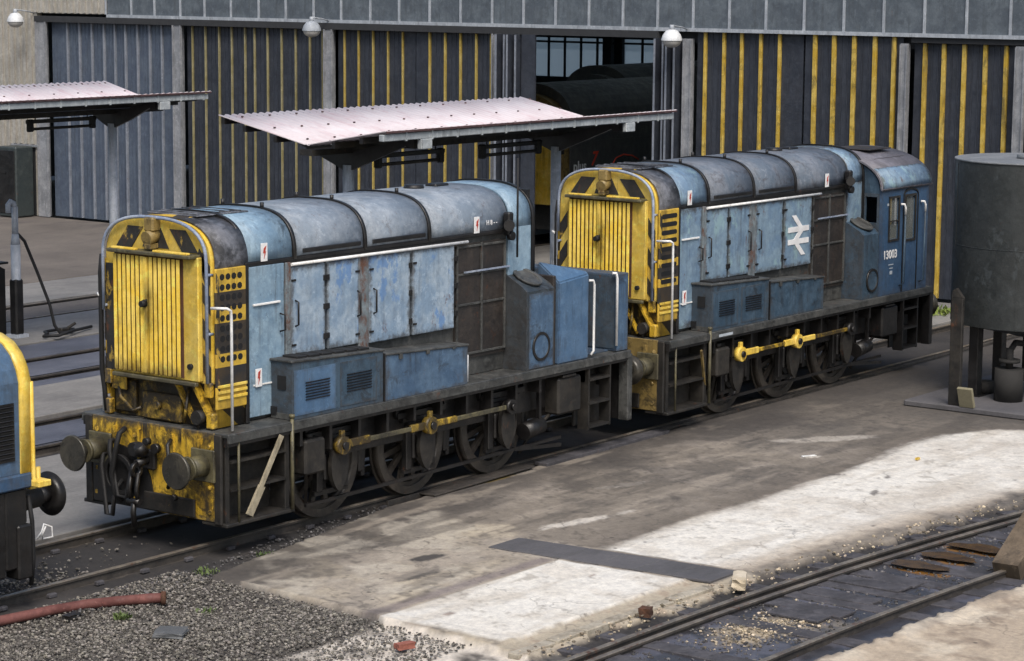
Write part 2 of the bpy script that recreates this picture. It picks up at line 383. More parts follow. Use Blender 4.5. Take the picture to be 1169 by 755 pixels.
    def hoop(y0,z0,y1,z1,dx=-.12):
        return [(-.04,y0,z0),(dx,y0,z0),(dx-.05,y0+(y1-y0)*.1,z0-.12),(dx-.05,y0+(y1-y0)*.4,min(z0,z1)-.42),(dx-.05,y0+(y1-y0)*.8,min(z0,z1)-.42),(dx-.05,y1,z1-.1),(-.04,y1,z1)]
    m=MB(); m.tube(hoop(.62,1.18,.22,.95),.03,10); m.tube([(-.06,.42,1.35),(-.16,.42,1.3),(-.2,.45,1.1),(-.2,.52,.8),(-.17,.5,.55),(-.12,.42,.45)],.033,10)
    m.tube(hoop(.75,1.0,.5,.7),.028,10); m.ring((-.12,.48,.78),(1,0,0),.2,.25,.05,24)
    P('brake_hose',m,'black')
    m=MB(); m.tube([(-.06,-.35,1.30),(-.14,-.37,1.25),(-.17,-.42,1.0),(-.14,-.40,.8),(-.1,-.33,.72)],.025,8); m.cyl((-.1,-.16,1.18),(-.16,-.16,1.18),.06,n=14); m.cyl((-.1,-.02,1.25),(-.17,-.02,1.25),.045,n=14)
    m.cyl((-.1,.16,1.14),(-.2,.16,1.14),.085,n=18); m.cyl((-.1,-.45,.62),(-.16,-.45,.62),.04,n=12)
    P('brake_hose',m,'grime')
    # ---- wheels, cranks, rods
    for xw in (2.14,3.89,5.65):
        for s in (-1,1):
            m=MB(); zc=.72
            m.ring((xw,s*.755,zc),(0,1,0),.575,.675,.13,44); m.ring((xw,s*.700,zc),(0,1,0),.56,.705,.025,44)
            w=P('wheel',m,'wheel_grime')
            m=MB(); m.ring((xw,s*.755,zc),(0,1,0),.52,.578,.07,44)
            for k in range(12):
                t=2*PI*k/12+.2; m.bar((xw+.13*math.cos(t),s*.75,zc+.13*math.sin(t)),(xw+.54*math.cos(t),s*.76,zc+.54*math.sin(t)),.075,.05,up=(0,1,0))
            m.cyl((xw,s*.70,zc),(xw,s*.82,zc),.16,n=20); m.build('wheel_centre','wheel_grime',w)
            t0=.4
            for k in (6,7,8,9):
                pass
    px,pz=-.02,1.0
    for s in (-1,1):
        for xw in (2.14,3.89,5.65):
            m=MB(); m.cyl((xw,s*.82,.72),(xw,s*1.05,.72),.09,n=14)
            m.prism([(xw+.14*math.cos(t)*(1+.15*math.cos(2*t)),.74+.33*math.sin(t)) for t in np.linspace(0,2*PI,21)[:-1]],'y',s*1.04,s*1.10)
            P('crank',m,'grime_light')
        m=MB(); xs=(2.14,3.89,5.65)
        for a,bx in ((0,1),(1,2)):
            x0,x1=xs[a]+.11+px,xs[bx]-.11+px
            m.box(x0+.4,x1-.25 if a==0 else x1,s*1.13,s*1.165,pz-.028,pz+.034,.008)
        rod=P('side_rod',m,'buffer' if A else 'rod_yellow')
        m=MB()
        m.box(2.14+.1+px,2.14+.52,s*1.125,s*1.17,pz-.045,pz+.055,.01); m.box(3.89-.42,3.89-.1,s*1.125,s*1.17,pz-.045,pz+.055,.01)
        m.box(3.89+.1,3.89+.55,s*1.127,s*1.168,pz-.038,pz+.048,.01)
        for i,xw in enumerate(xs):
            if i<2 :
                m.cyl((xw+px,s*1.10,pz),(xw+px,s*1.20,pz),.115,n=20)
                m.box(xw+px-.035,xw+px+.035,s*1.12,s*1.18,pz+.08,pz+.19,.01)
        m.build('rod_end','rod_yellow' if A else 'yellow_clean',rod)
        m=MB(); m.cyl((xs[2]+px,s*1.10,pz),(xs[2]+px,s*1.19,pz),.10,n=20)
        for xw in xs: m.cyl((xw+px,s*1.19,pz),(xw+px,s*1.23,pz),.05,n=14)
        m.build('crank_pin','grime',rod)
        m=MB(); m.cyl((1.32,s*.98,.62),(1.50,s*1.0,.62),.0001,n=6)
        m.bm.clear()
        m.box(1.42,1.80,s*.96,s*1.17,.72,1.16,.03); m.cyl((1.6,s*1.06,1.16),(1.6,s*1.06,1.22),.05,n=12); m.bar((1.62,s*1.0,.75),(1.85,s*.78,.2),.04)
        P('sandbox',m,'grime_light')
        m=MB(); m.box(6.72,7.28,s*.9,s*1.17,.72,1.24,.03); m.box(6.80,7.12,s*1.0,s*1.19,1.24,1.28,.01); m.tube([(6.8,s*1.0,.75),(6.5,s*.85,.45),(6.32,s*.78,.2)],.025)
        P('sandbox',m,'grime_light' if A else 'grime')
        m=MB(); m.cyl((6.15,s*.98,.55),(6.55,s*.98,.6),.12,n=16); m.bar((5.9,s*1.0,.35),(7.0,s*1.0,.25),.05); m.bar((6.4,s*1.05,1.35),(6.5,s*1.0,.5),.05)
        P('brake_cylinder',m,'grime')
    # ---- front steps (open frames either side)
    for s in (-1,1):
        m=MB()
        m.box(-.02,1.18,s*.80,s*1.21,.33,.375,.01)
        for z in (.74,1.08): m.box(.12,1.08,s*.92,s*1.16,z,z+.03)
        m.box(1.08,1.16,s*.88,s*1.14,.35,1.40,.01); m.box(.03,.10,s*.88,s*1.14,.35,1.40)
        m.box(.10,1.08,s*.86,s*.88,.35,1.40)
        P('front_steps',m,'grime_light')
        m=MB(); m.cyl((.20,s*1.20,.37),(.20,s*1.20,1.38),.016,n=8); m.cyl((1.12,s*1.22,.37),(1.12,s*1.22,1.5),.024,n=8); m.cyl((1.12,s*1.22,1.5),(1.12,s*1.22,1.54),.035,n=10)
        P('step_handrail',m,'buffer')
        # rear steps
        m=MB()
        for x in (7.40,7.93): m.box(x,x+.035,s*1.02,s*1.2,.42,1.40)
        for z in (.44,.78,1.12): m.box(7.42,7.95,s*1.0,s*1.21,z,z+.03)
        m.box(7.4,8.2,s*.92,s*.95,.45,1.3)
        P('rear_steps',m,'grime_light' if A else 'grime')
        m=MB(); m.box(8.36,8.48,s*1.06,s*1.225,.42,1.395,.01)
        P('step_plate',m,'plate' if A else 'grime')
    # ---- nose
    w=.90
    def nprof(w,z0=1.47,zs=3.30,zt=3.92): return [(-w,z0)]+roofprof(w,zs,zt)+[(w,z0)]
    m=MB(); m.shell(nprof(.88),.16,.66,.02); P('nose',m,'stripe_nose')
    # sooty crown of the nose
    m=MB(); m.shell(roofprof(.90,3.32,3.925),.14,.70,.014); P('nose_roof',m,'roof_sooty')
    # face plate with curved top
    prof=nprof(.87,2.0)
    m=MB(); m.prism([(y,z) for y,z in prof],'x',.10,.17); face=P('radiator_surround',m,'yellow')
    # black diagonal bars painted on the brow
    m=MB()
    for sg in (-1,1):
        y0=.22*sg; m.prism([(y0,3.80),(y0+.26*sg,3.80),(y0+.46*sg,3.54),(y0+.20*sg,3.54)],'x',.088,.0985)
    m.prism([(-.70,3.60),(-.8,3.45),(-.85,3.2),(-.85,3.0),(-.78,3.2),(-.66,3.5)],'x',.088,.0985) if A else None
    m.prism([(-.20,3.56),(.24,3.56),(.13,3.80),(-.07,3.80)],'x',.093,.0985)
    m.build('brow_stripe','worn_black',face)
    if A:
        m=MB()
        for s in (-1,1):
            
            for z in ((2.0,2.42,2.84,3.2) if s<0 else ()): m.prism([(s*.745,z+.14),(s*.868,z-.02),(s*.868,z+.20),(s*.745,z+.36)],'x',.088,.0985)
            if s>0: m.box(.088,.0985,.70,.868,2.02,3.32)
        m.build('edge_stripe','worn_black',face)
    else:
        m=MB()
        for s in (-1,1):
            for z in (1.98,2.42,2.86): m.prism([(s*.73,z+.16),(s*.868,z-.04 if z>2 else z),(s*.868,z+.20),(s*.73,z+.40)],'x',.088,.0985)
        m.build('edge_stripe','worn_black',face)
    # grille: vertical louvre blades between a top canopy and bottom rail
    m=MB(); m.box(.02,.10,-.74,.66,2.02,3.50,.012,mi=0); grb=m.build('grille_frame','yellow',Rt)
    m=MB()
    n=15
    for i in range(n):
        y=.625-(.625+.50)*(i+.5)/n
        if i==7: m.box(-.055,.0,y-.028,y+.028,2.06,3.46,.006); continue
        m.obox((-.025,y,2.76),(.30,-.954,0),(.954,.30,0),(0,0,1),.043,.012,1.40)
    m.build('louvre_blades','yellow_blade',grb)
    m=MB(); m.box(.012,.022,-.505,.63,2.05,3.47); m.build('louvre_recess','rust',grb)
    m=MB(); m.cyl((-.05,.07,2.90),(-.12,.07,2.90),.05,.035,n=14); m.cyl((-.02,-.62,2.2),(.03,-.62,2.2),.035,n=12); m.cyl((-.07,.12,2.86),(-.07,.02,2.95),.014,n=8); m.build('handle','black',grb)
    m=MB(); m.box(-.10,.10,-.72,.66,3.485,3.53,.01); m.box(-.04,.02,-.74,.66,1.97,2.02,.01); m.build('grille_ledge','buffer',grb)
    m=MB(); m.box(-.085,-.02,-.66,-.10,3.53,3.555,.005); m.box(-.085,-.02,.20,.60,3.53,3.555,.005); m.build('ledge_strip','yellow_clean',grb)
    # lamp bracket and headlamp on brow
    m=MB(); m.cyl((-.06,.02,3.68),(.12,.02,3.72),.085,n=18); m.box(-.03,.12,-.06,.10,3.76,3.93,.02); m.box(-.05,.10,-.03,.08,3.55,3.62,.01); P('headlamp',m,'dust_yellow')
    # nose hand pipe
    m=MB(); pts=[(.04,-.86,2.02)]
    rp=roofprof(.86,3.42,3.93,20,2.6)
    pts+=[(.04,-y if False else y,z) for y,z in rp]
    pts+=[(.04,.86,2.75 if A else 2.95)]
    m.tube(pts,.021,10); m.cyl((.04,-.86,2.6),(.14,-.86,2.6),.02,n=8); m.cyl((.04,-.86,3.3),(.14,-.86,3.3),.02,n=8); m.cyl((.04,.86,2.8),(.14,.86,2.8),.02,n=8)
    P('nose_rail',m,'lightpipe')
    # rear chamber under the grille
    m=MB(); m.box(.20,.62,-.86,.86,1.46,2.02); m.box(.10,.21,-.35,.30,1.47,1.80,.02); m.box(.14,.21,.45,.8,1.5,1.9,.02); m.cyl((.10,.0,1.66),(.04,.0,1.66),.05,n=12); m.tube([(.15,.75,1.9),(.05,.6,1.7),(.06,.4,1.55),(.1,.3,1.6)],.022); m.tube([(.15,-.45,1.9),(.05,-.5,1.7),(.06,-.45,1.5)],.02)
    P('nose_base',m,'yellow_dead')
    m=MB()
    for s in (-1,1):
        (m.bar((.10,s*.30,1.98),(.12,s*.58,1.5),.03,.08,up=(1,0,0)), m.bar((.10,s*.60,1.99),(.14,s*.88,1.52),.03,.12,up=(1,0,0))) if s<0 else m.box(.09,.12,.55,.80,1.78,1.98,.01)
        m.box(.06,.12,s*.78,s*.89,1.84,2.02,.01); m.box(.06,.16,s*.80,s*.92,1.46,1.66,.02)
    P('nose_brace',m,'yellow_grimy')
    m=MB(); m.cyl((-.02,-.72,1.60),(.10,-.72,1.60),.085,n=16); m.cyl((.02,-.72,1.47),(.02,-.72,1.6),.02,n=8); P('tail_lamp',m,'grime_light')
    m=MB(); m.tube([(.06,.90,3.42),(.06,.93,3.2),(.06,.93,2.0),(.08,.91,1.75),(.08,.88,1.5)],.03 if A else .018); P('cable',m,'black')
    m=MB(); m.tube([(.02,.99,2.1),(.02,1.0,1.85),(.03,.98,1.7),(.05,.92,1.6)],.02)
    # louvred side column
    for s in (-1,1):
        m=MB(); m.box(.12,.64,s*.895,s*.935,1.69,3.37,.012)
        c=P('nose_louvre_panel',m,'stripe_side1' if A else 'stripe_side2')
        m=MB()
        for i in range(9):
            z=3.27-i*.122
            if A:
                for k in range(4): m.prism([(.225+.10*k+.043*math.cos(t),z+.040*math.sin(t)) for t in np.linspace(.39,2*PI+.39,9)[:-1]],'y',s*.932,s*.9375)
            else:
                m.prism([(.37+(.17 if math.cos(t)>0 else -.17)+.04*math.cos(t),z+.036*math.sin(t)) for t in np.linspace(.2,2*PI+.2,15)[:-1]],'y',s*.932,s*.9385)
        m.build('louvre_slot','black',c)
        m=MB()
        for z in (1.95,2.36,2.78,3.12): m.prism([(.122,z+.02),(.178,z-.07),(.178,z+.12),(.122,z+.21)],'y',s*.932,s*.9372)
        m.build('corner_stripe','worn_black',c)
        m=MB()
        if True:
            for z in (1.83,1.90,1.97): m.obox((.38,s*.945,z),(1,0,0),(0,1,0),(0,0,1),.50,.02,.035,.004)
        m.build('step_bracket','yellow',c)
        # white grab rail
        m=MB(); y=s*(1.15 if s<0 else 1.0)
        m.tube([(.04,s*.93,2.92),(.08,y,2.93),(.14,y,2.90),(.15,y,2.80),(.15,y,1.47)],.018,8); P('grab_rail',m,'white')
        m=MB(); m.box(.64,.70,s*.86,s*.925,1.46,3.40,.006); P('nose_edge',m,'grime')
    # ---- bonnet core + sides
    wb=.80
    m=MB(); m.prism([(-wb,1.46)]+roofprof(wb,3.38,3.90)+[(wb,1.46)],'x',.66,XE); P('bonnet_body',m,'plate')
    for s in (-1,1):
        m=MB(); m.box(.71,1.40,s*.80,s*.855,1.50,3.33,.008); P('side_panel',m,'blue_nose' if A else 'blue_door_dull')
        m=MB(); m.box(.83,1.30,s*.856,s*.885,2.855,2.88,.004); m.box(.83,1.3,s*.856,s*.87,1.88,1.9,.003); P('panel_handle',m,'white')
        m=MB(); m.tube([(1.30,s*.87,2.72),(1.33,s*.93,2.70),(1.33,s*.93,2.52),(1.30,s*.87,2.50)],.012); P('door_handle',m,'black')
        m=MB(); m.box(1.41,1.50,s*.80,s*.875,1.5,3.33,.008)
        m.box(2.79,2.985,s*.80,s*.862,2.0,3.30,.006)
        P('door_post',m,'pillar')
        m=MB(); m.box(.70,5.93,s*.79,s*.86,3.335,3.385,.008); m.box(.70,5.0,s*.80,s*.848,3.29,3.335); P('gutter',m,'grime')
        doors=[(1.515,2.14,2.17,3.27),(2.19,2.785,2.17,3.27),(2.99,3.81,2.15,3.27),(3.87,4.74,2.15,3.27)]
        for i,(a,b2,z0,z1) in enumerate(doors):
            m=MB(); m.box(a,b2,s*.80,s*.868,z0,z1,.012)
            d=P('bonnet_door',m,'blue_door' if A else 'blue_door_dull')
            m=MB()
            hx=(a+.04,b2-.06,a+.05,b2-.05)[i]
            if i<3: m.tube([(hx+.03,s*.868,2.85),(hx+.03,s*.92,2.83),(hx+.03,s*.92,2.55),(hx+.03,s*.868,2.53)],.012)
            for z in (2.35,2.72,3.08):
                ex=(b2-.01,a-.01,b2,b2+.03)[i]; m.box(ex-.03,ex+.03,s*.865,s*.885,z-.035,z+.035,.004)
                ex2=(a,b2,a,a)[i]
            for z in (2.3,3.1):m.box((a,b2-.07,a,a)[i],(a+.07,b2,a+.07,a+.06)[i],s*.866,s*.884,z-.012,z+.012)
            m.build('hinge','grime',d)
        m=MB(); m.cyl((1.5,s*.885,3.30),(5.0,s*.885,3.285),.02,n=8); P('bonnet_rail',m,'white')
        # brown radiator-like filter screens
        m=MB()
        m.box(4.80,5.90,s*.80,s*.835,1.7,3.25)
        fr=P('filter_screen',m,'brown_mesh')
        m=MB()
        for x in (4.80,5.34,5.86): m.box(x,x+.035,s*.83,s*.862,1.75,3.25,.005)
        for z in (1.75,2.42,2.83,3.20): m.box(4.80,5.9,s*.828,s*.857,z,z+.03,.004)
        m.build('screen_frame','plate',fr)
        m=MB(); m.box(4.95,5.95,s*.86,s*.885,2.865,2.885); P('screen_rail',m,'lightpipe')
        m=MB(); m.box(5.95,XE-.03,s*.80,s*.852,2.3,3.40,.008); P('rear_panel',m,'blue_nose' if A else 'blue_door_dull')
    # roof sections and bands
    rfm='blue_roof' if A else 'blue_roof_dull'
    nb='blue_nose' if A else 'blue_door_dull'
    secs=[(.70,1.55,nb),(1.62,2.89,rfm),(2.95,4.19,rfm),(4.25,5.93,rfm),(5.97,XE-.03,nb)]
    for a,b2,mt in secs:
        m=MB(); m.shell(roofprof(.83,3.39,3.935),a,b2,.02); sct=P('bonnet_cover',m,mt)
        if mt==rfm and b2<5:
            m=MB()
            for s in (-1,1): m.box(a+.12,b2-.06,s*.842,s*.872,3.42,3.475,.008)
            m.build('cover_recess_shade','grime',sct)  # dark strip stands in for the shaded recess line of the cover
    m=MB()
    for x in (.70,1.585,2.92,4.22): m.shell(roofprof(.835,3.36,3.94),x-.028,x+.028,.035)
    m.shell([(-.835,2.3)]+roofprof(.835,3.36,3.94)+[(.835,2.3)],XE-.03,XE+.03,.04)
    P('bonnet_bands',m,'grime')
    # rough soot on top of nose: radiator header detail
    m=MB(); m.box(.35,1.25,-.42,.42,3.93,3.95,.01); 
    for k in range(5): m.bar((.4+.18*k,-.40,3.955),(.4+.18*k,.40,3.955),.03,.02)
    P('fan_cover',m,'roof_sooty')
    m=MB()
    m.cyl((4.95,.0,3.93),(4.95,.0,4.0),.15,.13,n=20); m.box(5.3,5.6,-.1,.1,3.94,3.99,.02)
    for (x,y) in ((1.58,-.33),(2.92,-.3),(4.22,-.3),(1.58,.33),(2.92,.3)): m.cyl((x,y,3.94),(x,y,4.02),.025,n=8)
    P('roof_fitting',m,'grime')
    # marker signs
    for (x,y,z) in ((1.03,-.862,3.50),(5.22,-.862,3.50)):
        m=MB(); m.box(x-.055,x+.055,-.872,-.858,z-.12,z+.10,.002); sg=P('warning_label',m,'whitemark')
        m=MB(); m.prism([(x-.012,z+.04),(x+.03,z+.07),(x+.012,z+.0),(x+.025,z-.0),(x-.01,z-.09),(x+.0,z-.02),(x-.025,z-.02)],'y',-.877,-.873); m.build('flash',"red",sg)
    m=MB(); m.box(.85,.96,-.885,-.874,1.62+.25,1.84+.25,.002); sg=P('warning_label',m,'whitemark')
    m=MB(); m.prism([(.89,2.05),(.93,2.07),(.915,1.99),(.925,1.99),(.89,1.90),(.90,1.975),(.88,1.975)],'y',-.89,-.886); m.build('flash',"red",sg)
    if A:
        t=textmesh('H 8 - -',.09,'whitemark','small_lettering',Rt,(5.55,-.868,3.50),(PI/2,0,0))
    # horn / side lamp
    m=MB(); m.box(5.80,5.92,-.97,-.86,3.30,3.62,.02); m.cyl((5.86,-.93,3.45),(5.74,-1.02,3.45),.075,n=14); m.cyl((5.86,-.93,3.30),(5.86,-1.0,3.30),.06,n=12); P('horn',m,'grime')
    if A:
        m=MB(); m.cyl((5.98,-.98,3.0),(5.98,-.98,4.35),.015,n=8); P('aerial_conduit',m,'black')
    # ---- side lockers
    for s in (-1,1):
        f=lambda a,b_: (s*a,s*b_)
        m=MB(); m.prism([(1.15,1.455),(1.15,2.16),(2.86,2.10),(2.86,1.455)],'y',s*.86,s*1.20)
        lk=P('battery_locker',m,'blue_dirty')
        m=MB(); m.obox((2.0,s*1.03,2.145),(1,0,-.035),(0,1,0),(.035,0,1),1.76,.38,.03,.008); m.box(1.14,1.16,s*.86,s*1.2,1.46,1.53); m.build('lid','plate',lk)
        m=MB()
        for k in range(6):
            x=1.42+k*.235; m.obox((x,s*1.0,2.172-.035*(x-2.0)),(1,0,-.035),(0,1,0),(.035,0,1),.19,.24,.03,.006)
        m.build('vent_cap','black',lk)
        m=MB(); m.box(1.135,1.149,s*.97,s*1.10,1.82,1.99); m.box(1.13,1.15,s*.86,s*.95,1.5,1.6); m.build('vent_opening','black',lk)
        for x0,x1 in ((1.38,1.82),(2.15,2.62)):
            m=MB(); m.box(x0-(.20 if x0<2 else .12),x1+.12,s*1.2,s*1.208,1.50,2.06,.003); pn=m.build('vent_panel','blue_new' if (A and x0<2) else 'blue_dirty',lk)
            m=MB()
            for k in range(7): z=1.68+k*.035; m.obox(((x0+x1)/2,s*1.214,z),(1,0,0),(0,.8,s*.6),(0,-s*.6,.8),x1-x0,.03,.008)
            m.build('louvres','grime',pn)
        m=MB(); m.prism([(2.89,1.455),(2.89,2.04),(4.60,1.96),(4.60,1.455)],'y',s*.86,s*1.20)
        lk=P('fuel_locker',m,'blue_box' if A else 'blue_dirty')
        m=MB(); m.obox((3.745,s*1.035,2.015),(1,0,-.045),(0,1,0),(.045,0,1),1.74,.37,.028,.008)
        for x in (3.2,3.75,4.3): m.box(x-.03,x+.03,s*1.19,s*1.225,1.96,2.04-.045*(x-3.0),.004)
        m.build('lid','plate',lk)
        m=MB(); m.box(2.865,2.885,s*.88,s*1.22,1.46,2.07); m.build('locker_divider','grime',lk)
        m=MB(); m.cyl((4.68,s*1.1,1.46),(4.68,s*1.1,1.82),.045,n=10); m.cyl((4.68,s*1.1,1.82),(4.68,s*1.1,1.95),.03,.02,n=10); P('filler_bottle',m,'whitemark' if A else 'grime_light')
        # control tower
        x1=6.56 if A else 6.47
        m=MB(); m.prism([(-.5*0+s*.45,1.455),(s*.45,2.80),(s*.77,2.79),(s*1.12,2.60),(s*1.19,2.54),(s*1.19,1.455)],'x',5.92,x1)
        tw=P('equipment_tower',m,'tower_dark' if A else 'blue_dirty')
        if A: m=MB(); m.box(5.98,6.54,s*1.19,s*1.196,1.47,2.50,.002); m.build('outer_panel','blue_box',tw)  # thin panel makes the outer face lighter blue than the tower body
        m=MB(); a=Vector((0,s*.30,-.16)).normalized()
        m2=Vector((0,s*.16,.30)).normalized(); c=Vector((6.22,s*.97,2.685))
        m.cyl(c,c+m2*.03,.20,n=28); m.ring(c+m2*.03,m2,.17,.215,.03,28); m.build('hatch','plate',tw)
        m=MB(); m.ring((6.25,s*1.20,1.76),(0,1,0),.165,.20,.03,28); m.cyl((6.25,s*1.19,1.76),(6.25,s*1.205,1.76),.165,n=28,mi=1); m.build('round_cover',['grime','blue_box' if A else 'blue_dirty'],tw)
        if A:
            m=MB(); m.box(6.565,6.635,s*.45,s*1.17,1.46,2.70,.01); P('tower_gap',m,'brown_mesh')
            m=MB(); q_=[(6.64,s*1.215),(7.37,s*1.215),(7.37,s*1.15),(6.64,s*.84)]; zt=[2.60,2.66,2.70,2.88]
            B_=[m.bm.verts.new((x_,y_,1.455)) for x_,y_ in q_]; T_=[m.bm.verts.new((x_,y_,z_)) for (x_,y_),z_ in zip(q_,zt)]
            for i_ in range(4): m.bm.faces.new((B_[i_],B_[(i_+1)%4],T_[(i_+1)%4],T_[i_]))
            m.bm.faces.new(B_[::-1]); m.bm.faces.new(T_); bmesh.ops.bevel(m.bm,geom=m.bm.edges[:],offset=.02,segments=2,affect='EDGES')
            P('rear_locker',m,'blue_new')
            m=MB(); m.tube([(7.38,s*1.20,2.56),(7.43,s*1.24,2.56),(7.46,s*1.24,2.50),(7.46,s*1.24,1.56),(7.42,s*1.22,1.50)],.018,8); P('locker_rail',m,'white')
            m=MB(); m.tube([(8.02,s*1.16,2.60),(8.06,s*1.20,2.60),(8.09,s*1.20,2.52),(8.09,s*1.20,1.55)],.021,8); P('locker_rail',m,'white')
    if A:
        m=MB(); m.box(8.12,8.40,-1.19,1.19,1.456,2.58,.012); m.box(7.6,8.10,-1.05,1.05,1.456,1.475)
        eb=P('end_bulkhead',m,'blue_box'); m=MB(); m.box(8.105,8.12,-1.15,1.15,1.50,2.55); m.build('inner_face','blue_dirty',eb)  # front face in a darker blue than the rest of the bulkhead
        m=MB(); m.box(XE-.01,XE+.03,-.78,.78,1.5,3.88); P('bonnet_end',m,'grime')
        m=MB(); m.box(6.7,7.3,-.33,.33,1.456,2.3,.02); P('cable_box',m,'grime')
    else:
        # cab
        zc=3.26; wc=1.21
        cabroof=lambda z0,z1: roofprof(wc,z0,z1,22,2.15)
        m=MB(); t=.04
        for s in (-1,1):
            y=s*wc; 
            m.holed('y',y-(t if s>0 else 0),t,6.49,8.20,1.456,zc,[(6.78,7.10,2.40,3.10),(7.36,7.70,2.36,3.10)])
        cb=P('cab_side',m,'blue_dark')
        m=MB()
        arc=roofprof(wc-.05,3.27,3.80,22,2.15)
        m.prism([(-wc+.045,3.2)]+arc+[(wc-.045,3.2)],'x',6.50,6.54); 
        for s in(-1,1):
            m.holed('x',6.495,.04,min(s*.80,s*1.165),max(s*.80,s*1.165),1.456,3.2,[(min(s*.90,s*1.12),max(s*.90,s*1.12),2.70,3.14)])
        P('cab_front',m,'blue_dirty')
        m=MB(); m.prism([(-wc+.045,3.2)]+arc+[(wc-.045,3.2)],'x',8.14,8.18); m.holed('x',8.14,.04,-1.165,1.165,1.456,3.2,[(-1.0,-.35,2.5,3.15),(.35,1.0,2.5,3.15)]); P('cab_rear',m,'blue_dark')
        m=MB(); m.shell([(-wc-.03,3.25)]+cabroof(3.27,3.84)+[(wc+.03,3.25)],6.44,8.26,.03); rf=P('cab_roof',m,'cab_roof')
        m=MB(); m.shell([p for p in cabroof(3.27,3.84) if p[1]<3.62 and p[0]<0],6.47,8.24,.036); m.shell([p for p in cabroof(3.27,3.84) if p[1]<3.62 and p[0]>0],6.47,8.24,.036); m.build('roof_edge','blue_door_dull',rf)
        m=MB(); m.box(7.1,7.9,-.62,.1,3.865,3.885,.01); m.bar((6.9,-.80,3.73),(8.0,-.80,3.73),.04,.03); m.build('roof_hatch','brown_mesh',rf)
        for s in (-1,1):
            m=MB(); y=s*(wc+.005)
            for (a,b2,c,d) in ((6.78,7.10,2.40,3.10),(7.36,7.70,2.36,3.10)):
                m.box(a-.035,a,y-.012,y+.012,c-.035,d+.035); m.box(b2,b2+.035,y-.012,y+.012,c-.035,d+.035); m.box(a,b2,y-.012,y+.012,d,d+.035); m.box(a,b2,y-.012,y+.012,c-.035,c)
            m.box(6.78,7.10,y-.008,y+.008,2.70,2.72)
            wf=P('window_frame',m,'grime_light')
            m=MB()
            for (a,b2,c,d) in ((6.78,7.10,2.40,3.10),(7.36,7.70,2.36,3.10)): m.box(a,b2,s*1.19-.003,s*1.19+.003,c,d)
            m.build('pane','glass',wf)
            m=MB()
            for x in (7.27,7.79): m.box(x,x+.02,y-.01,y+.012,1.47,3.14)
            m.prism([(7.27,3.14),(7.30,3.19),(7.38,3.225),(7.53,3.24),(7.68,3.225),(7.77,3.19),(7.81,3.14),(7.79,3.14),(7.7,3.19),(7.53,3.215),(7.36,3.19),(7.29,3.14)],'y',y-.01,y+.01)
            P('door_edge',m,'grime')
            m=MB()
            for x in (7.22,7.95): m.tube([(x-.06,y+s*.01,2.98),(x-.03,y+s*.06,2.98),(x,y+s*.07,2.92),(x,y+s*.07,2.80)],.02,8)
            P('cab_handrail',m,'white')
            m=MB()
            for x in (7.22,7.95): m.tube([(x,y+s*.07,2.80),(x,y+s*.07,1.62),(x-.03,y,1.58)],.016,8)
            P('cab_handrail',m,'blue_dirty')
            if s<0:
                textmesh('13003',.20,'whitemark','running_number',Rt,(6.84,-wc-.006,2.14),(PI/2,0,0))
                m=MB(); m.box(6.80,6.97,-wc-.006,-wc,1.96,1.975); m.box(6.83,6.95,-wc-.006,-wc,1.90,1.912); m.box(6.85,6.93,-wc-.006,-wc,1.80,1.86); m.box(6.70,6.78,-wc-.006,-wc,2.98,3.02); P('small_lettering',m,'whitemark2')
            else: textmesh('13003',.20,'whitemark','running_number',Rt,(6.84,wc+.006,2.14),(PI/2,0,PI))
        m=MB(); m.box(6.6,8.1,-1.1,1.1,1.46,1.5); m.box(6.55,6.9,-.7,.7,1.5,2.5,.02); m.box(7.6,7.95,-1.0,-.5,1.5,2.1,.03); P('cab_interior',m,'grime')
        # double arrow emblem on the fourth door
        m=MB(); cx,cz=4.31,2.66; y0,y1=-.879,-.870; th=.085
        for dz in (.10,-.10): m.box(cx-.33,cx+.33,y0,y1,cz+dz-th/2,cz+dz+th/2)
        def dia(a,b_,w_=.068): m.prism([(a[0]-w_,a[1]),(a[0]+w_,a[1]),(b_[0]+w_,b_[1]),(b_[0]-w_,b_[1])],'y',y0+.001,y1)
        dia((cx-.16,cz+.33),(cx+.10,cz+.10)); dia((cx+.13,cz+.10),(cx-.13,cz-.10),.075); dia((cx-.10,cz-.10),(cx+.16,cz-.33))
        P('double_arrow_emblem',m,'whitemark')
        m=MB(); m.box(1.35,1.75,-1.236,-1.232,1.36,1.40); P('small_lettering',m,'whitemark2')
    return Rt
L1=make_loco('slave',0,'cabless blue shunter with faded doors and a plain yellow louvred front, nearest the camera')
L2=make_loco('cab',9.47,'blue shunter with a driving cab numbered 13003 and a white double arrow on its side')
pl=MB(); pl.bar((.90,-1.33,1.32),(.46,-1.20,.40),.06,.03,up=(0,1,0)); pl.bar((.62,-1.26,.74),(.46,-1.20,.40),.10,.035,up=(0,1,0))
tag(pl.build('wooden_plank',painted('weathered pale wood',(.30,.26,.18),(.42,.37,.27),ga=.2,streak=.3,rust=.05)),'pale wooden plank leaning in the front steps of the nearest shunter','plank')
pl=MB(); pl.bar((10.30,-1.33,1.22),(10.62,-1.20,.62),.035,.03,up=(0,1,0))
tag(pl.build('wooden_pole',M['dust_yellow']),'thin brown wooden pole leaning in the front steps of the shunter with the cab','pole')

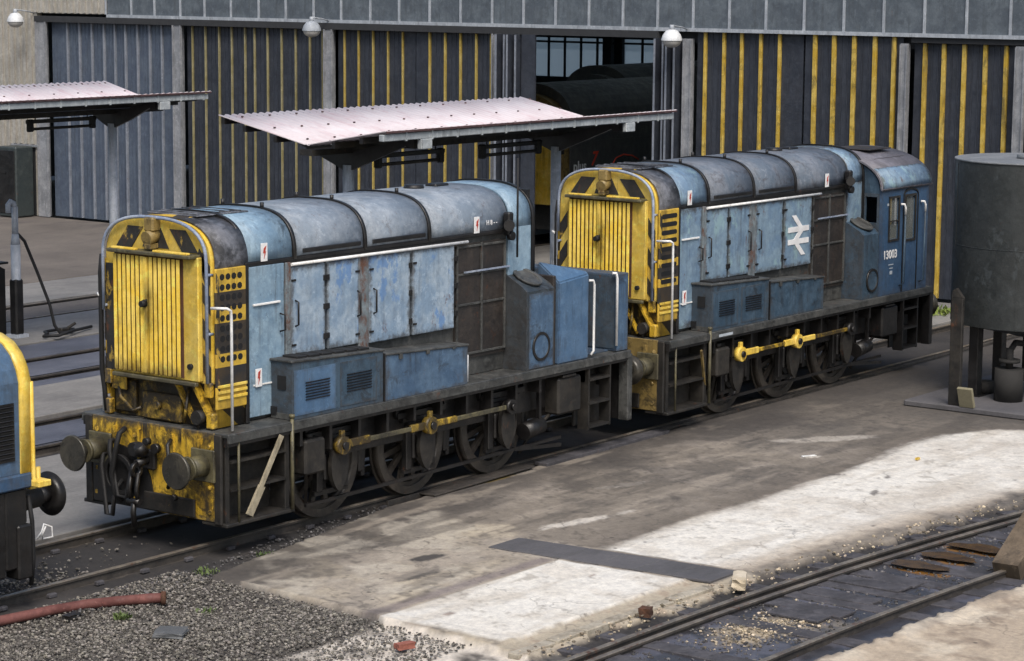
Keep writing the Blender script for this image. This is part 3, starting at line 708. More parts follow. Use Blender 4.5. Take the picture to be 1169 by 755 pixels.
# locomotive corner entering at the left
def make_corner_loco():
    Rt=empty('diesel_locomotive',(-2.92,-.08,0),label='blue locomotive corner edged in yellow, cut off by the left side of the photo',cat='locomotive')
    w=1.06
    prof=[(-w,1.47),(-w,2.46),(-w+.04,2.60),(-w+.12,2.74),(-w+.24,2.85),(-w+.42,2.92),(0,2.98)]; prof=prof+[(-y,z) for y,z in prof[-2::-1]]
    m=MB(); m.prism(prof,'x',-9,-.02); m.build('body','blue_new',Rt)
    m=MB(); m.shell(prof,-.14,.02,.02); m.build('yellow_edging','yellow_clean',Rt)
    m=MB(); m.prism([(y*.985,z) for y,z in prof],'x',-.02,.012); m.build('end_panel','yellow',Rt)
    m=MB()
    for s in(-1,1):
        m.box(-1.9,-.22,s*1.06,s*1.075,1.62,2.25)
        for k in range(12): m.obox((-1.06,s*1.082,1.66+k*.05),(1,0,0),(0,.8,s*.6),(0,-s*.6,.8),1.64,.03,.01)
    m.build('side_grille','grime',Rt)
    m=MB(); m.box(-9,0,-1.10,1.10,1.30,1.468,.02); m.build('sole_bar','blue_dark',Rt)
    m=MB(); m.box(-9,-.35,-1.05,1.05,.35,1.30,.02)
    m.box(-.35,-.05,-1.05,1.05,.42,1.30,.02); m.box(-.2,.0,-1.08,-.85,.3,.9,.02); m.build('underframe','grime',Rt)
    for y in(-.78,.78):
        m=MB(); m.cyl((-.05,y,1.10),(.34,y,1.10),.14,.12,n=24); m.box(-.06,0,y-.22,y+.22,.9,1.3,.01); b=m.build('buffer','grime_light',Rt)
        m=MB(); m.cyl((.34,y,1.10),(.50,y,1.10),.09,n=20); m.cyl((.48,y,1.10),(.53,y,1.10),.15,.25,n=36); m.cyl((.53,y,1.10),(.56,y,1.10),.25,.235,n=36); m.build('buffer_head','grime',b)
    m=MB(); m.tube([(.03,-1.06,2.45),(.03,-1.07,2.0),(.03,-1.07,1.4),(.06,-1.12,1.33),(.12,-1.05,1.35),(.12,-1.05,1.5)],.03,8); m.box(-.02,.16,-1.22,-1.0,1.31,1.38,.01); m.box(.1,.3,-.95,-.88,1.24,1.27); m.build('lamp_iron','yellow_clean',Rt)
    for xw in (-1.4,-3.6):
        for s in(-1,1):
            m=MB(); m.ring((xw,s*.755,.56),(0,1,0),.1,.52,.12,36); m.build('wheel','grime',Rt)
    m=MB(); m.tube([(.02,-1.0,1.2),(.05,-1.02,.9),(.04,-1.04,.5),(.02,-1.02,.2)],.025,8); m.build('hanging_pipe','black',Rt)
make_corner_loco()

# ------------------------------------------------------------------ ground
def vnoise(x,y,freq,seed,oct=5,gain=.55):
    rs=np.random.RandomState(seed); out=np.zeros_like(x); amp=1; tot=0
    for o in range(oct):
        g=rs.rand(256,256); fx=x*freq+37.3*o; fy=y*freq+11.7*o
        ix=np.floor(fx).astype(int); iy=np.floor(fy).astype(int); tx=fx-ix; ty=fy-iy
        tx=tx*tx*(3-2*tx); ty=ty*ty*(3-2*ty)
        a=g[ix%256,iy%256]; b=g[(ix+1)%256,iy%256]; c=g[ix%256,(iy+1)%256]; d=g[(ix+1)%256,(iy+1)%256]
        out+=amp*((a*(1-tx)+b*tx)*(1-ty)+(c*(1-tx)+d*tx)*ty); tot+=amp; amp*=gain; freq*=2.03
    return out/tot
def ss(a,b,x):
    t=np.clip((x-a)/(b-a),0,1); return t*t*(3-2*t)
def railY(x):      # far rail of the foreground road, it curves gently away
    return -7.04-.012*(x+1)-.0085*np.maximum(x-0,0)**2
xs=np.concatenate([np.arange(-9,-4,.12),np.arange(-4,14.5,.045),np.arange(14.5,27,.15)])
ys=np.concatenate([np.arange(-16,-11,.15),np.arange(-11,-.2,.045),np.arange(-.2,1.9,.09)])
GX,GY=np.meshgrid(xs,ys,indexing='ij')
n1=vnoise(GX,GY,.8,1); n2=vnoise(GX,GY,3,2); n3=vnoise(GX,GY,9,3,4); n4=vnoise(GX,GY,.35,4); nst=vnoise(GX*.45,GY*2.6,1.0,51,6,.62); nsp=vnoise(GX,GY,6,52,4,.7)
wob=(n2-.5)*.22
rY=railY(GX)
# region masks
edgeA=np.interp(GX,[-9,-.8,1.5,3.2,8.7,27],[-1.75,-1.72,-1.35,-1.02,-.90,-.90])
inner=ss(.0,.03,(edgeA+wob*.35)-GY)                 # south of the running road
left=ss(.0,.05,GX-(-.80+(-.09)*(-(GY+1.67)))-wob*.15*1.2)      # east of gravel
south=ss(0,.06,(GY-(rY+.42+ (n2-.5)*.5)))           # north of the foreground road
leftS=ss(0,.10,GX+1.05+ (n2-.5)*.25)
conc=inner*left*south
lowL=ss(-4.5,-4.6,GY)*ss(-2.9,-2.3,GX+ (n2-.5)*.6)*south*ss(.0,.2,1-left)   # broken cream edge at the far left bottom
slab1=leftS*ss(0,.03,2.28+.08*(GY+4.4)*-1-GX)*ss(0,.03,-4.45-GY)*ss(0,.05,GY+6.12+.02*GX+(n3-.5)*.15)
bx0=2.95-.08*(GY+4.4)
s2d=((-4.50+(n1-.5)*.18+ .25*ss(8.5,11.5,GX)-1.6*ss(12.2,14.5,GX))-GY)+(nst-.5)*.5+(n3-.5)*.08
slab2=ss(0,.03,GX-bx0-.08)*ss(-.03,.22,s2d)*ss(0,.35,GY-(rY+.62)+(n2-.5)*.5)*ss(17,13.5,GX+(n1-.5)*3)
apron=ss(0,.25,3.2+(n1-.5)*2.2-GX)     # paler apron near camera
def blob(cx,cy,rx,ry,ang=0,p=1.):
    c,s_=math.cos(ang),math.sin(ang); dx=GX-cx; dy=GY-cy
    u=(dx*c+dy*s_)/rx; v=(-dx*s_+dy*c)/ry; d=np.sqrt(u*u+v*v)+(n2-.5)*1.3+(n3-.5)*.5
    return ss(1.15,.75,d)
pos=np.clip
trenchM=ss(0,.03,GX-(2.33-.08*(GY+4.4)))*ss(0,.03,bx0-.0-GX)*ss(0,.03,-3.42-GY)*ss(0,.03,GY+6.45)
# base albedos (linear)
def colr(c): return np.array(c)[None,None,:]
def mixc(a,b,m): return a*(1-m[...,None])+b*m[...,None]
C=np.broadcast_to(colr((.028,.026,.026)),GX.shape+(3,)).copy()
C=mixc(C,colr((.065,.058,.054)),pos((n1-.5)*3,0,1)*.6)
# gravel
grav=ss(0,.1,-(GX+.75))*ss(0,.12,-1.15-GY)
C=mixc(C,colr((.12,.11,.10)),grav*(.5+.5*n3))
C=mixc(C,colr((.06,.052,.045)),grav*ss(.45,.6,n1)*.8)
# concrete
cc=mixc(np.broadcast_to(colr((.20,.175,.145)),GX.shape+(3,)),colr((.43,.375,.29)),apron*pos(.25+1.5*(n1-.2),0,1))
cc=mixc(cc,colr((.30,.265,.225)),ss(.50,.66,vnoise(GX,GY,1.1,31,6,.65))*ss(14,9,GX)*.75)
cc=mixc(cc,colr((.085,.076,.068)),ss(.50,.64,vnoise(GX,GY,1.4,32,6,.65))*.6)
cc=mixc(cc,colr((.085,.078,.072)),ss(.47,.66,n1)*ss(4,9,GX+(n2-.5)*2)*.6)
cc=mixc(cc,colr((.066,.060,.056)),ss(9.5,15,GX+4*(n1-.5))*.8)
# dark greasy fringe beside the running road
fr=ss(-1.1,.25,GY-edgeA+.55+(n1-.5)*1.6+.35*(n2-.5)); cc=mixc(cc,colr((.06,.054,.05)),pos(fr,0,1)*.85)
cc=mixc(cc,colr((.60,.56,.50)),pos(blob(4.2,-3.5,.65,.13,-.17)+blob(10.9,-3.2,.75,.18,-.65)*.55+blob(9.53,-3.68,.16,.05,-.5)+blob(6.3,-2.7,.5,.1,-.3)*.4,0,1)*.8)
cc=mixc(cc,colr((.55,.50,.42)),(blob(.95,-2.8,.8,.22,.1)*.35+blob(.6,-3.95,1.2,.16,-.1)*.5)*ss(.35,.6,n2))
cc=mixc(cc,colr((.48,.44,.37)),apron*ss(.48,.62,vnoise(GX,GY,1.6,9))*.5)
cc=mixc(cc,colr((.035,.033,.034)),blob(1.39,-3.17,.22,.09,-.3)*.9); cc=mixc(cc,colr((.04,.038,.04)),blob(.75,-3.58,.38,.13,.0)*.85+blob(1.05,-3.72,.25,.07,-.4)*.7*0)
cc=mixc(cc,colr((.04,.038,.04)),blob(-.02,-3.52,.13,.05,.1)*.9)
cc=mixc(cc,colr((.20,.17,.165)),ss(.16,.05,np.abs(GY+4.30-.03*(n2-.5)))*ss(2.3,2.2,GX)*.8)
cc=mixc(cc,colr((.10,.09,.085)),ss(.03,.012,np.abs(GX-1.1-.04*(GY+2)+(n3-.5)*.04))*ss(-3,-1.4,GY)*.5)
cc=mixc(cc,colr((.33,.29,.24)),ss(.56,.68,nst)*ss(13,8,GX)*.55)
cc=mixc(cc,colr((.07,.062,.055)),ss(.42,.33,nst)*.5)
cc=mixc(cc,colr((.05,.045,.042)),ss(.64,.72,nsp)*.5)
C=mixc(C,cc,conc)
W=mixc(np.broadcast_to(colr((.67,.65,.60)),GX.shape+(3,)),colr((.58,.545,.48)),ss(.45,.7,n1)*.6)
W=mixc(W,colr((.50,.45,.38)),ss(.56,.68,n2)*.35)
W=mixc(W,colr((.47,.43,.37)),ss(.54,.66,nst)*.55)
W=mixc(W,colr((.30,.27,.23)),ss(.66,.74,nsp)*.6)
W2=mixc(W,colr((.44,.40,.35)),ss(.42,.62,n4*.5+n1*.5)*.6+ss(8,13,GX)*.25)
W2=mixc(W2,colr((.42,.34,.25)),ss(.75,.1,GY-(rY+.5)+(n1-.5)*.5)*.75)
fringe2=ss(-.75,-.05,s2d)*ss(.05,-.02,s2d)*ss(0,.03,GX-bx0-.08)*ss(14,12,GX)
C=mixc(C,colr((.10,.085,.07)),fringe2*conc*.6)
C=mixc(C,W2,slab2*conc); 
for (a,b,r1,r2,an) in ((9.0,-5.2,.16,.04,.3),(8.0,-5.55,.2,.05,.4),(6.2,-6.5,.1,.03,.2),(8.7,-4.6,.28,.035,-.6),(11.2,-4.9,.1,.04,0)): C=mixc(C,colr((.10,.09,.085)),blob(a,b,r1,r2,an)*.8)
C=mixc(C,W,slab1)
C=mixc(C,colr((.25,.2,.17)),blob(-.45,-4.95,.1,.04,0)*.8*slab1+blob(1.9,-5.2,.08,.03,0)*.8*slab1)
crm=lowL*ss(.3,.6,n2+.15)
C=mixc(C,colr((.62,.57,.50)),crm*.9)
edge=ss(0,.03,-6.12-GY)*ss(-1.3,-1.0,GX)*south*(1-slab2)*(1-trenchM)*ss(3.2,2.9,GX)
C=mixc(C,colr((.40,.35,.27)),edge*ss(.3,.5,n2+.1)); C=mixc(C,colr((.30,.24,.18)),edge*ss(.55,.7,n3)*.8)
C=mixc(C,colr((.085,.082,.088)),trenchM*.97*conc)
# four-foot of the foreground road
bed=ss(.02,-.05,GY-(rY+.25)); beds=bed*ss(-2.3,-2.2,GY-rY)
C=mixc(C,colr((.040,.040,.047)),bed)
C=mixc(C,colr((.12,.12,.15)),beds*ss(.5,.62,vnoise(GX,GY,2.2,21))*.6)
C=mixc(C,colr((.55,.45,.30)),beds*blob(1.4,-7.82,.75,.36,-.1)*ss(.44,.56,n3)*.9)
C=mixc(C,colr((.30,.25,.18)),beds*blob(1.5,-7.85,1.0,.5,-.1)*ss(.4,.56,n3)*.6)
for (a,b) in ((4.72,-7.93),(5.34,-8.0),(5.97,-8.05)): C=mixc(C,colr((.20,.095,.018)),blob(a,b,.17,.40,-.1)*.95)
patch=ss(0,.06,-1.95-.05*n1-(GY-rY)+ (n2-.5)*.25)*ss(4.6,4.3,GX+ (n2-.5)*.8)
C=mixc(C,mixc(np.broadcast_to(colr((.40,.33,.25)),GX.shape+(3,)),colr((.55,.48,.38)),ss(.45,.6,n1)),patch)
C=mixc(C,colr((.16,.12,.09)),patch*ss(.55,.7,n2)*.6)
# ochre oil pool by the wheels
C=mixc(C,colr((.12,.085,.02)),blob(5.45,-1.1,.5,.07,0)*.9)
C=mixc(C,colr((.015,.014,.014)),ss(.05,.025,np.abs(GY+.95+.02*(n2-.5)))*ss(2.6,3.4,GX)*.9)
C*= (0.86+.28*n3)[...,None]
Z=-.085+.02*(n2-.5)+.012*(n3-.5)
Z=Z*(1-conc)+conc*(.0+.006*(n1-.5)+.004*(n3-.5))
Z=np.where(slab1>.4,.004,Z)
Z=Z+crm*.012*n3+edge*(-.03+.008*(n3-.5))
Z=Z-conc*.02*ss(.028,.01,np.abs(GX-1.1-.04*(GY+2)+(n3-.5)*.04))*ss(-3,-1.4,GY)
Z=Z+grav*.03*n1
Z=np.where(trenchM>.5,-.012,Z)
Z=np.where(patch>.5,.02+.02*n2,Z)
Z=Z+beds*.02
nx,ny=GX.shape
verts=np.stack([GX,GY,Z],-1).reshape(-1,3)
idx=np.arange(nx*ny).reshape(nx,ny)
q=np.stack([idx[:-1,:-1],idx[1:,:-1],idx[1:,1:],idx[:-1,1:]],-1).reshape(-1,4)
me=bpy.data.meshes.new('yard_ground'); me.from_pydata(verts.tolist(),[],q.tolist())
ca=me.color_attributes.new('albedo','FLOAT_COLOR','POINT')
rgba=np.ones((nx*ny,4),dtype=np.float32); rgba[:,:3]=np.clip(C.reshape(-1,3),.01,.85); rgba[:,3]=(.92-.55*beds*ss(.35,.55,vnoise(GX,GY,1.3,41))-.2*fr*conc).reshape(-1).clip(.25,1); ca.data.foreach_set('color',rgba.ravel())
me.polygons.foreach_set('use_smooth',[True]*len(me.polygons))
def groundmat():
    m,nt,b=newmat('yard surface'); N=NT(nt)
    a=N.n('ShaderNodeVertexColor'); a.layer_name='albedo'
    c=N.mix(N.ramp(N.noise(14,10,.75),[(.3,0.),(.7,1.)]),N.mix(1.,a.outputs[0],(.74,.74,.76),'MULTIPLY'),N.mix(1.,a.outputs[0],(1.22,1.2,1.16),'MULTIPLY'))
    c=N.mix(N.ramp(N.noise(45,6,.7,off=8),[(.56,0.),(.72,.55)]),c,N.mix(1.,c,(.45,.43,.42),'MULTIPLY'))
    c=N.mix(N.ramp(N.noise(3,10,.75,off=18,dist=.6),[(.55,0.),(.72,.4)]),c,N.mix(1.,c,(.5,.47,.44),'MULTIPLY'))
    # hairline cracks and drips
    v=N.n('ShaderNodeTexVoronoi',feature='DISTANCE_TO_EDGE'); v.inputs['Scale'].default_value=.75
    wv=N.n('ShaderNodeVectorMath',operation='MULTIPLY_ADD'); nn=N.n('ShaderNodeTexNoise'); nn.inputs['Scale'].default_value=1.6; nn.inputs['Detail'].default_value=8; N.l(N.tc.outputs['Object'],nn.inputs['Vector'])
    N.l(nn.outputs['Color'],wv.inputs[0]); wv.inputs[1].default_value=(.9,.9,.9); N.l(N.tc.outputs['Object'],wv.inputs[2]); N.l(wv.outputs[0],v.inputs['Vector'])
    ck=N.math('MULTIPLY',N.ramp(v.outputs['Distance'],[(.0,1.),(.012,0.)]),N.ramp(N.noise(.6,3,.5,off=77),[(.46,0.),(.56,1.)]))
    c=N.mix(N.math('MULTIPLY',ck,.45),c,(.06,.05,.045))
    vd=N.n('ShaderNodeTexVoronoi'); vd.inputs['Scale'].default_value=3.2; N.l(N.tc.outputs['Object'],vd.inputs['Vector'])
    dr=N.math('MULTIPLY',N.ramp(N.math('ADD',vd.outputs['Distance'],N.math('MULTIPLY',N.noise(14,5,.7,off=70),.12)),[(.12,1.),(.17,0.)]),N.ramp(N.noise(.8,5,.6,off=71),[(.50,0.),(.60,1.)]))
    c=N.mix(N.math('MULTIPLY',dr,.75),c,(.04,.036,.034))
    nt.links.new(c,b.inputs['Base Color'])
    nt.links.new(a.outputs['Alpha'],b.inputs['Roughness'])
    N.bump(N.math('ADD',N.noise(9,8,.7),N.math('MULTIPLY',N.noise(60,5,.7,off=4),.35)),b,.28,.015); return m
GM=groundmat(); me.materials.append(GM)
o=bpy.data.objects.new('yard_ground',me); COL.objects.link(o); tag(o,kind='structure')

def surf(name,c1,c2,c3=(.03,.03,.03),s=1.,rough=.8,lines=None):
    m,nt,b=newmat(name); N=NT(nt)
    c=N.mix(N.ramp(N.noise(.5*s,8,.65,dist=.3),[(.38,0.),(.62,1.)]),c1,c2)
    c=N.mix(N.ramp(N.noise(1.4*s,10,.75,off=4,sc=(.4,1,1)),[(.5,0.),(.7,.8)]),c,c3)
    c=N.mix(N.ramp(N.noise(18,8,.75,off=6),[(.35,0.),(.7,.4)]),c,tuple(x*.5 for x in c1))
    nt.links.new(c,b.inputs['Base Color']); b.inputs['Roughness'].default_value=rough
    N.bump(N.noise(12,8,.7),b,.35,.02); return m
M['yard_far']=surf('oily yard ground',(.03,.03,.034),(.05,.05,.056))
M['yard_blue']=surf('blue grey oily paving',(.07,.075,.10),(.13,.135,.165),(.03,.03,.036),rough=.45)
M['path_conc']=surf('yard concrete',(.17,.165,.16),(.26,.25,.235),(.09,.085,.085))
M['path_brown']=surf('brown concrete',(.115,.10,.088),(.17,.148,.128),(.07,.06,.06))
M['rail']=painted('rail steel',(.14,.12,.10),(.24,.21,.17),ga=.1,streak=0,rust=.4,rough=.42,metal=.35)
M['rail_dark']=painted('dull rail',(.035,.031,.028),(.065,.056,.048),ga=.3,streak=0,rust=.22,rough=.6)
m=MB(); m.box(-200,300,-220,280,-.5,-.14); tag(m.build('ground','yard_far'),kind='structure')
# paving strips beyond the running road
strips=[(1.15,4.88,'path_conc',-.02),(5.62,6.78,'yard_blue',-.04),(7.12,9.2,'path_conc',.03),(9.45,9.95,'yard_blue',-.05),(10.2,11.45,'yard_blue',-.04),(11.75,12.9,'yard_blue',-.02),(12.97,15.3,'path_conc',.0),(15.6,16.8,'path_brown',-.03),(17.15,19.5,'path_conc',.0),(19.7,33,'path_brown',-.02)]
for k,(a,b_,mt,z) in enumerate(strips):
    m=MB(); m.box(-8,26 if a<9 or a>14 else 60,a,b_,-.2,z,.01); tag(m.build('concrete_path' if 'blue' not in mt else 'paving',mt),kind='structure')
def rail(m,path,z,mi=0,h=.14,base=True):
    """flat-bottom rail profile swept along a path of (x,y)"""
    prof=[(-.07,-.15),(.07,-.15),(.07,-.138),(.012,-.12),(.012,-.04),(.035,-.03),(.035,-.006),(.028,0),(-.028,0),(-.035,-.006),(-.035,-.03),(-.012,-.04),(-.012,-.12),(-.07,-.138)]
    R_=[]
    for i,p in enumerate(path):
        a=Vector(path[max(i-1,0)]);b=Vector(path[min(i+1,len(path)-1)]);d=(b-a).normalized();nn=Vector((-d.y,d.x))
        R_.append([m.bm.verts.new((p[0]+nn.x*u,p[1]+nn.y*u,z+v)) for u,v in prof])
    n=len(prof)
    for A,B in zip(R_,R_[1:]):
        for k in range(n):
            f=m.bm.faces.new((A[k],A[(k+1)%n],B[(k+1)%n],B[k])); f.material_index=1 if 5<=k<=8 else 0
def track(name,yc,z=.04,x0=-12,x1=26,mats=('rail_dark','rail')):
    m=MB()
    for s in(-1,1): rail(m,[(x0,yc+s*.7525),(x1,yc+s*.7525)],z)
    m.box(x0,x1,yc-.55,yc-.50,-.10,-.04)
    tag(m.build(name,mats),kind='structure')
track('railway_track',0,.04); track('railway_track',6.2,.0,mats=('rail_dark','rail_dark')); track('railway_track',10.82,.0,x1=60,mats=('rail_dark','rail_dark')); track('railway_track',16.2,.0,x1=60,mats=('rail_dark','rail'))
m=MB(); PX=[-9+.5*i for i in range(60)]
rail(m,[(x,float(railY(np.array(x)))) for x in PX],.045); rail(m,[(x,float(railY(np.array(x)))-1.55) for x in PX],.045)
# check rail and chairs
rail(m,[(x,float(railY(np.array(x)))-.11) for x in PX],.0); 
tag(m.build('railway_track',('rail_dark','rail')),kind='structure')
M['sleeper']=painted('oily timber',(.042,.040,.045),(.080,.076,.084),ga=.4,streak=0,rust=.15,rough=.8)
m=MB()
rs=random.Random(3)
for k in range(30):
    x=-4+.68*k; yr=float(railY(np.array(x)))
    if -.4<x<2.9 and k%2: continue
    m.obox((x,yr-.78,-.095+rs.uniform(-.01,.01)),(1,rs.uniform(-.03,.03),0),(0,1,0),(0,0,1),.26,2.5,.09,.01)
for k in range(14):   # boards laid in the four-foot
    x=2.0+k*.34; yr=float(railY(np.array(x)))
    if rs.random()<.35 or x>4.3: continue
    m.obox((x,yr-.55-rs.random()*.2,-.045+rs.uniform(-.008,.008)),(1,rs.uniform(-.08,.08),rs.uniform(-.02,.02)),(0,1,0),(0,0,1),.30,.55+rs.random()*.4,.03,.006)
tag(m.build('sleepers','sleeper'),kind='structure')
m=MB()
for k in range(26):
    x=-6+.72*k
    m.obox((x,0,-.165),(1,0,0),(0,1,0),(0,0,1),.26,2.5,.10,.01)
    for s in(-1,1):
        for e in(-1,1): m.box(x-.06,x+.06,s*.7525+e*.12-.03,s*.7525+e*.12+.03,-.08,-.03,.01)
tag(m.build('sleepers','sleeper'),kind='structure')
m=MB(); m.box(3.4,25.5,-.915,-.885,-.08,.028,.004); m.box(6.2,25.5,-.865,-.845,-.08,.03,.004); tag(m.build('kerb','rail_dark'),kind='structure')
# loose steel plates and timbers beside the running road
m=MB()
m.obox((5.2,-1.0,.03),(1,.02,.01),(0,1,0),(0,0,1),2.3,.30,.02,.004); tag(m.build('steel_plate','rail_dark'),'dark steel plate lying beside the rail under the rearmost wheel of the nearest shunter','plate')
m=MB(); m.obox((8.2,-1.02,.02),(1,.012,0),(0,1,0),(0,0,1),3.2,.22,.05,.006); tag(m.build('wooden_board','sleeper'),'long dark board beside the rail where the two shunters meet','board')
def puddlemat():
    m,nt,b=newmat('rusty oily puddle'); N=NT(nt)
    c=N.mix(N.ramp(N.noise(5,8,.7),[(.35,0.),(.65,1.)]),(.035,.020,.010),(.10,.055,.018)); nt.links.new(c,b.inputs['Base Color']); b.inputs['Roughness'].default_value=.25; return m
M['puddle']=puddlemat()
for k,(px_,py_) in enumerate(((4.78,-7.86),(5.38,-7.95),(6.02,-8.02))):
    m=MB(); rq=random.Random(k); pts=[]
    for i in range(26):
        t=2*PI*i/26; q=1+.22*(rq.random()-.5)+.12*math.sin(3*t+k); pts.append((px_+.17*q*math.cos(t),py_+.36*q*math.sin(t)))
    f=m.bm.faces.new([m.bm.verts.new((a,b_,-.018)) for a,b_ in pts]); tag(m.build('puddle','puddle'),kind='structure')
M['kerbstone']=painted('pale broken kerb stone',(.22,.19,.145),(.40,.36,.29),ga=.25,streak=0,rust=.15,grime=(.07,.05,.035),rough=.9,bump=.5)
rk=random.Random(12); x=-1.25; m=MB()
while x<2.3:
    L_=rk.uniform(.35,.95)
    if rk.random()<.72 or x<1.5:
        y0=float(railY(np.array(x+L_/2)))+.62; sl=(float(railY(np.array(x+L_)))-float(railY(np.array(x))))/L_
        m.obox((x+L_/2,y0+rk.uniform(-.02,.02),-.035+rk.uniform(-.012,.008)),(1,sl+rk.uniform(-.02,.02),rk.uniform(-.012,.012)),(0,1,0),(0,0,1),L_-.02,.15,.09,.012)
    x+=L_
tag(m.build('kerb','kerbstone'),kind='structure')
# trench cover slabs
M['trench']=surf('dark trench cover',(.085,.083,.09),(.12,.115,.12),(.05,.05,.05))
m=MB()
for k in range(6):
    y1=-3.42-k*.5; xo=-.08*(y1+4.4); m.obox((2.66+xo,y1-.25,-.004),(1,0,0),(-.08,1,0),(0,0,1),.62,.492,.03,.006)
tag(m.build('trench_cover','trench'),kind='structure')

# ---- gravel (stuff)
def stones(name,n,fn,rmin,rmax,mat,seed):
    rs=np.random.RandomState(seed)
    base=bmesh.new(); bmesh.ops.create_icosphere(base,subdivisions=1,radius=1); bv=np.array([v.co[:] for v in base.verts]); base.verts.ensure_lookup_table(); bf=np.array([[v.index for v in f.verts] for f in base.faces]); base.free()
    V=[];F=[];k=0;Cc=[]
    while k<n:
        p=fn(rs)
        if p is None: continue
        r=rmin+(rmax-rmin)*rs.rand()**2
        sc=np.array([1,.6+.5*rs.rand(),.45+.3*rs.rand()])*r*(1+ .0*rs.rand())
        a=rs.rand()*6.28; v=bv*(1+.45*(rs.rand(len(bv),1)-.5))*sc
        c,s_=math.cos(a),math.sin(a); t=.5*(rs.rand()-.5)
        v=np.stack([v[:,0]*c-v[:,1]*s_,v[:,0]*s_+v[:,1]*c,v[:,2]+t*v[:,0]],-1)+np.array(p)
        V.append(v);F.append(bf+len(bv)*k);k+=1
        sh=.35+1.5*rs.rand()**1.8; Cc.append(np.tile([sh,sh*(.97+.05*rs.rand()),sh*(.93+.1*rs.rand()),1],(len(bv),1)))
    V=np.concatenate(V);F=np.concatenate(F)
    me=bpy.data.meshes.new(name); me.from_pydata(V.tolist(),[],F.tolist())
    ca=me.color_attributes.new('tone','FLOAT_COLOR','POINT'); ca.data.foreach_set('color',np.concatenate(Cc).astype(np.float32).ravel())
    me.materials.append(mat); o=bpy.data.objects.new(name,me); COL.objects.link(o); return o
def stonemat(name,c):
    m,nt,b=newmat(name); N=NT(nt); a=N.n('ShaderNodeVertexColor'); a.layer_name='tone'
    nt.links.new(N.mix(1.,a.outputs[0],c,'MULTIPLY'),b.inputs['Base Color']); b.inputs['Roughness'].default_value=.9; return m
SG=stonemat('grey ballast',(.165,.152,.135)); SC=stonemat('cream rubble',(.36,.30,.22)); SD=stonemat('dark clinker',(.10,.095,.095))
def f_grav(rs):
    x=-4.6+4.2*rs.rand(); y=-1.2-4.6*rs.rand()
    if x>-.85-.09*abs(y+1.67)+.15*rs.rand() : return None
    if y<-4.5 and rs.rand()<.6: return None
    q=math.sin(x*2.1+1.3*math.sin(y*1.7))+math.sin(y*2.7+x*1.1)
    if q<-.5 and rs.rand()<.45: return None
    return (x,y,-.05+.02*rs.rand())
tag(stones('gravel',24000,f_grav,.005,.024,SG,1),'grey gravel in front of the buffers beside the near rail','gravel',kind='stuff')
def f_bal(rs):
    x=-5+5.2*rs.rand(); y=-.68+1.3*rs.rand()
    if rs.rand()<float(np.clip((x+3.0)*.55,0,.97)): return None
    return (x,y,-.06+.02*rs.rand())
tag(stones('ballast',3200,f_bal,.008,.028,SG,2),'pale ballast between the rails in front of the nearest shunter','ballast',kind='stuff')
def f_rub(rs):
    x=-1.2+13*rs.rand(); y=float(railY(np.array(x)))+.08+.55*rs.rand()**1.6
    return (x,y,-.0-.05*(y<float(railY(np.array(x)))+.25)+.01*rs.rand())
tag(stones('rubble',900,f_rub,.008,.032,SC,3),'cream rubble crumbling along the slab edge by the foreground rail','rubble',kind='stuff')
def f_rub2(rs):
    x=1.4+.55*rs.randn(); y=-7.8+.22*rs.randn()
    if abs(x-1.4)>1.2 or abs(y+7.8)>.5: return None
    return (x,y,-.055)
tag(stones('broken_stone',700,f_rub2,.006,.024,SC,4),'cream broken stone lying between the foreground rails','stone',kind='stuff')
def f_cl(rs):
    x=-3+13*rs.rand(); u=rs.rand()
    if u<.72: y=float(railY(np.array(x)))-.15-1.3*rs.rand(); z=-.06
    else: y=float(np.interp(x,[-9,-.8,1.5,3.2,8.7,27],[-1.75,-1.72,-1.35,-1.02,-.9,-.9]))+.55*rs.rand()-.12; z=-.06 if y>-1.3 else -.02
    return (x,y,z)
tag(stones('clinker',5200,f_cl,.005,.026,SD,5),'dark clinker and crumbs scattered along both tracks','clinker',kind='stuff')
# kerb brick fragments, individually visible
def chunk(name,loc,size,mat,label,cat,rz=0,seed=0,flat=.5,group=None):
    rs=np.random.RandomState(seed); t=bmesh.new(); bmesh.ops.create_cube(t,size=1); bmesh.ops.subdivide_edges(t,edges=t.edges[:],cuts=2,use_grid_fill=True)
    for v in t.verts:
        v.co*=1+.18*(rs.rand()-.5); v.co=Vector((v.co.x*size[0],v.co.y*size[1],v.co.z*size[2]))
    m=MB(); m._merge(t,0,False,Matrix.Rotation(rz,4,'Z')); 
    for v in m.bm.verts: v.co+=Vector(loc)
    o=m.build(name,mat); tag(o,label,cat,group); return o
M['brick_cream']=painted('cream broken kerb',(.50,.42,.30),(.60,.53,.42),ga=.2,streak=.1,rust=.1,grime=(.12,.09,.07),rough=.9)
M['brick_red']=painted('red brick',(.22,.07,.045),(.30,.11,.08),ga=.1,streak=0,rust=.1,rough=.9)
M['slate']=painted('dark slab',(.09,.095,.10),(.13,.135,.14),ga=.2,streak=0,rust=0,rough=.8)
M['hole']=plain('dark hollow',(.02,.018,.016),.95)
chunk('broken_kerb',(2.62,-6.72,.04),(.42,.16,.12),'brick_cream','broken cream kerb block with a dark hollow at the end of the trench cover','kerb',.5,1)
chunk('brick_fragment',(-1.69,-5.35,.0),(.20,.10,.06),'brick_red','reddish brick fragment on pale rubble at the bottom edge of the photo','brick',-.3,3)
chunk('rubble_lump',(.86,-6.62,.03),(.14,.12,.10),'rust','rusty brown lump on the front edge of the white slab','lump',.3,5)
chunk('paving_slab',(-2.81,-3.12,.0),(.30,.30,.05),'slate','loose square dark slab lying on the grey gravel','slab',.55,6)
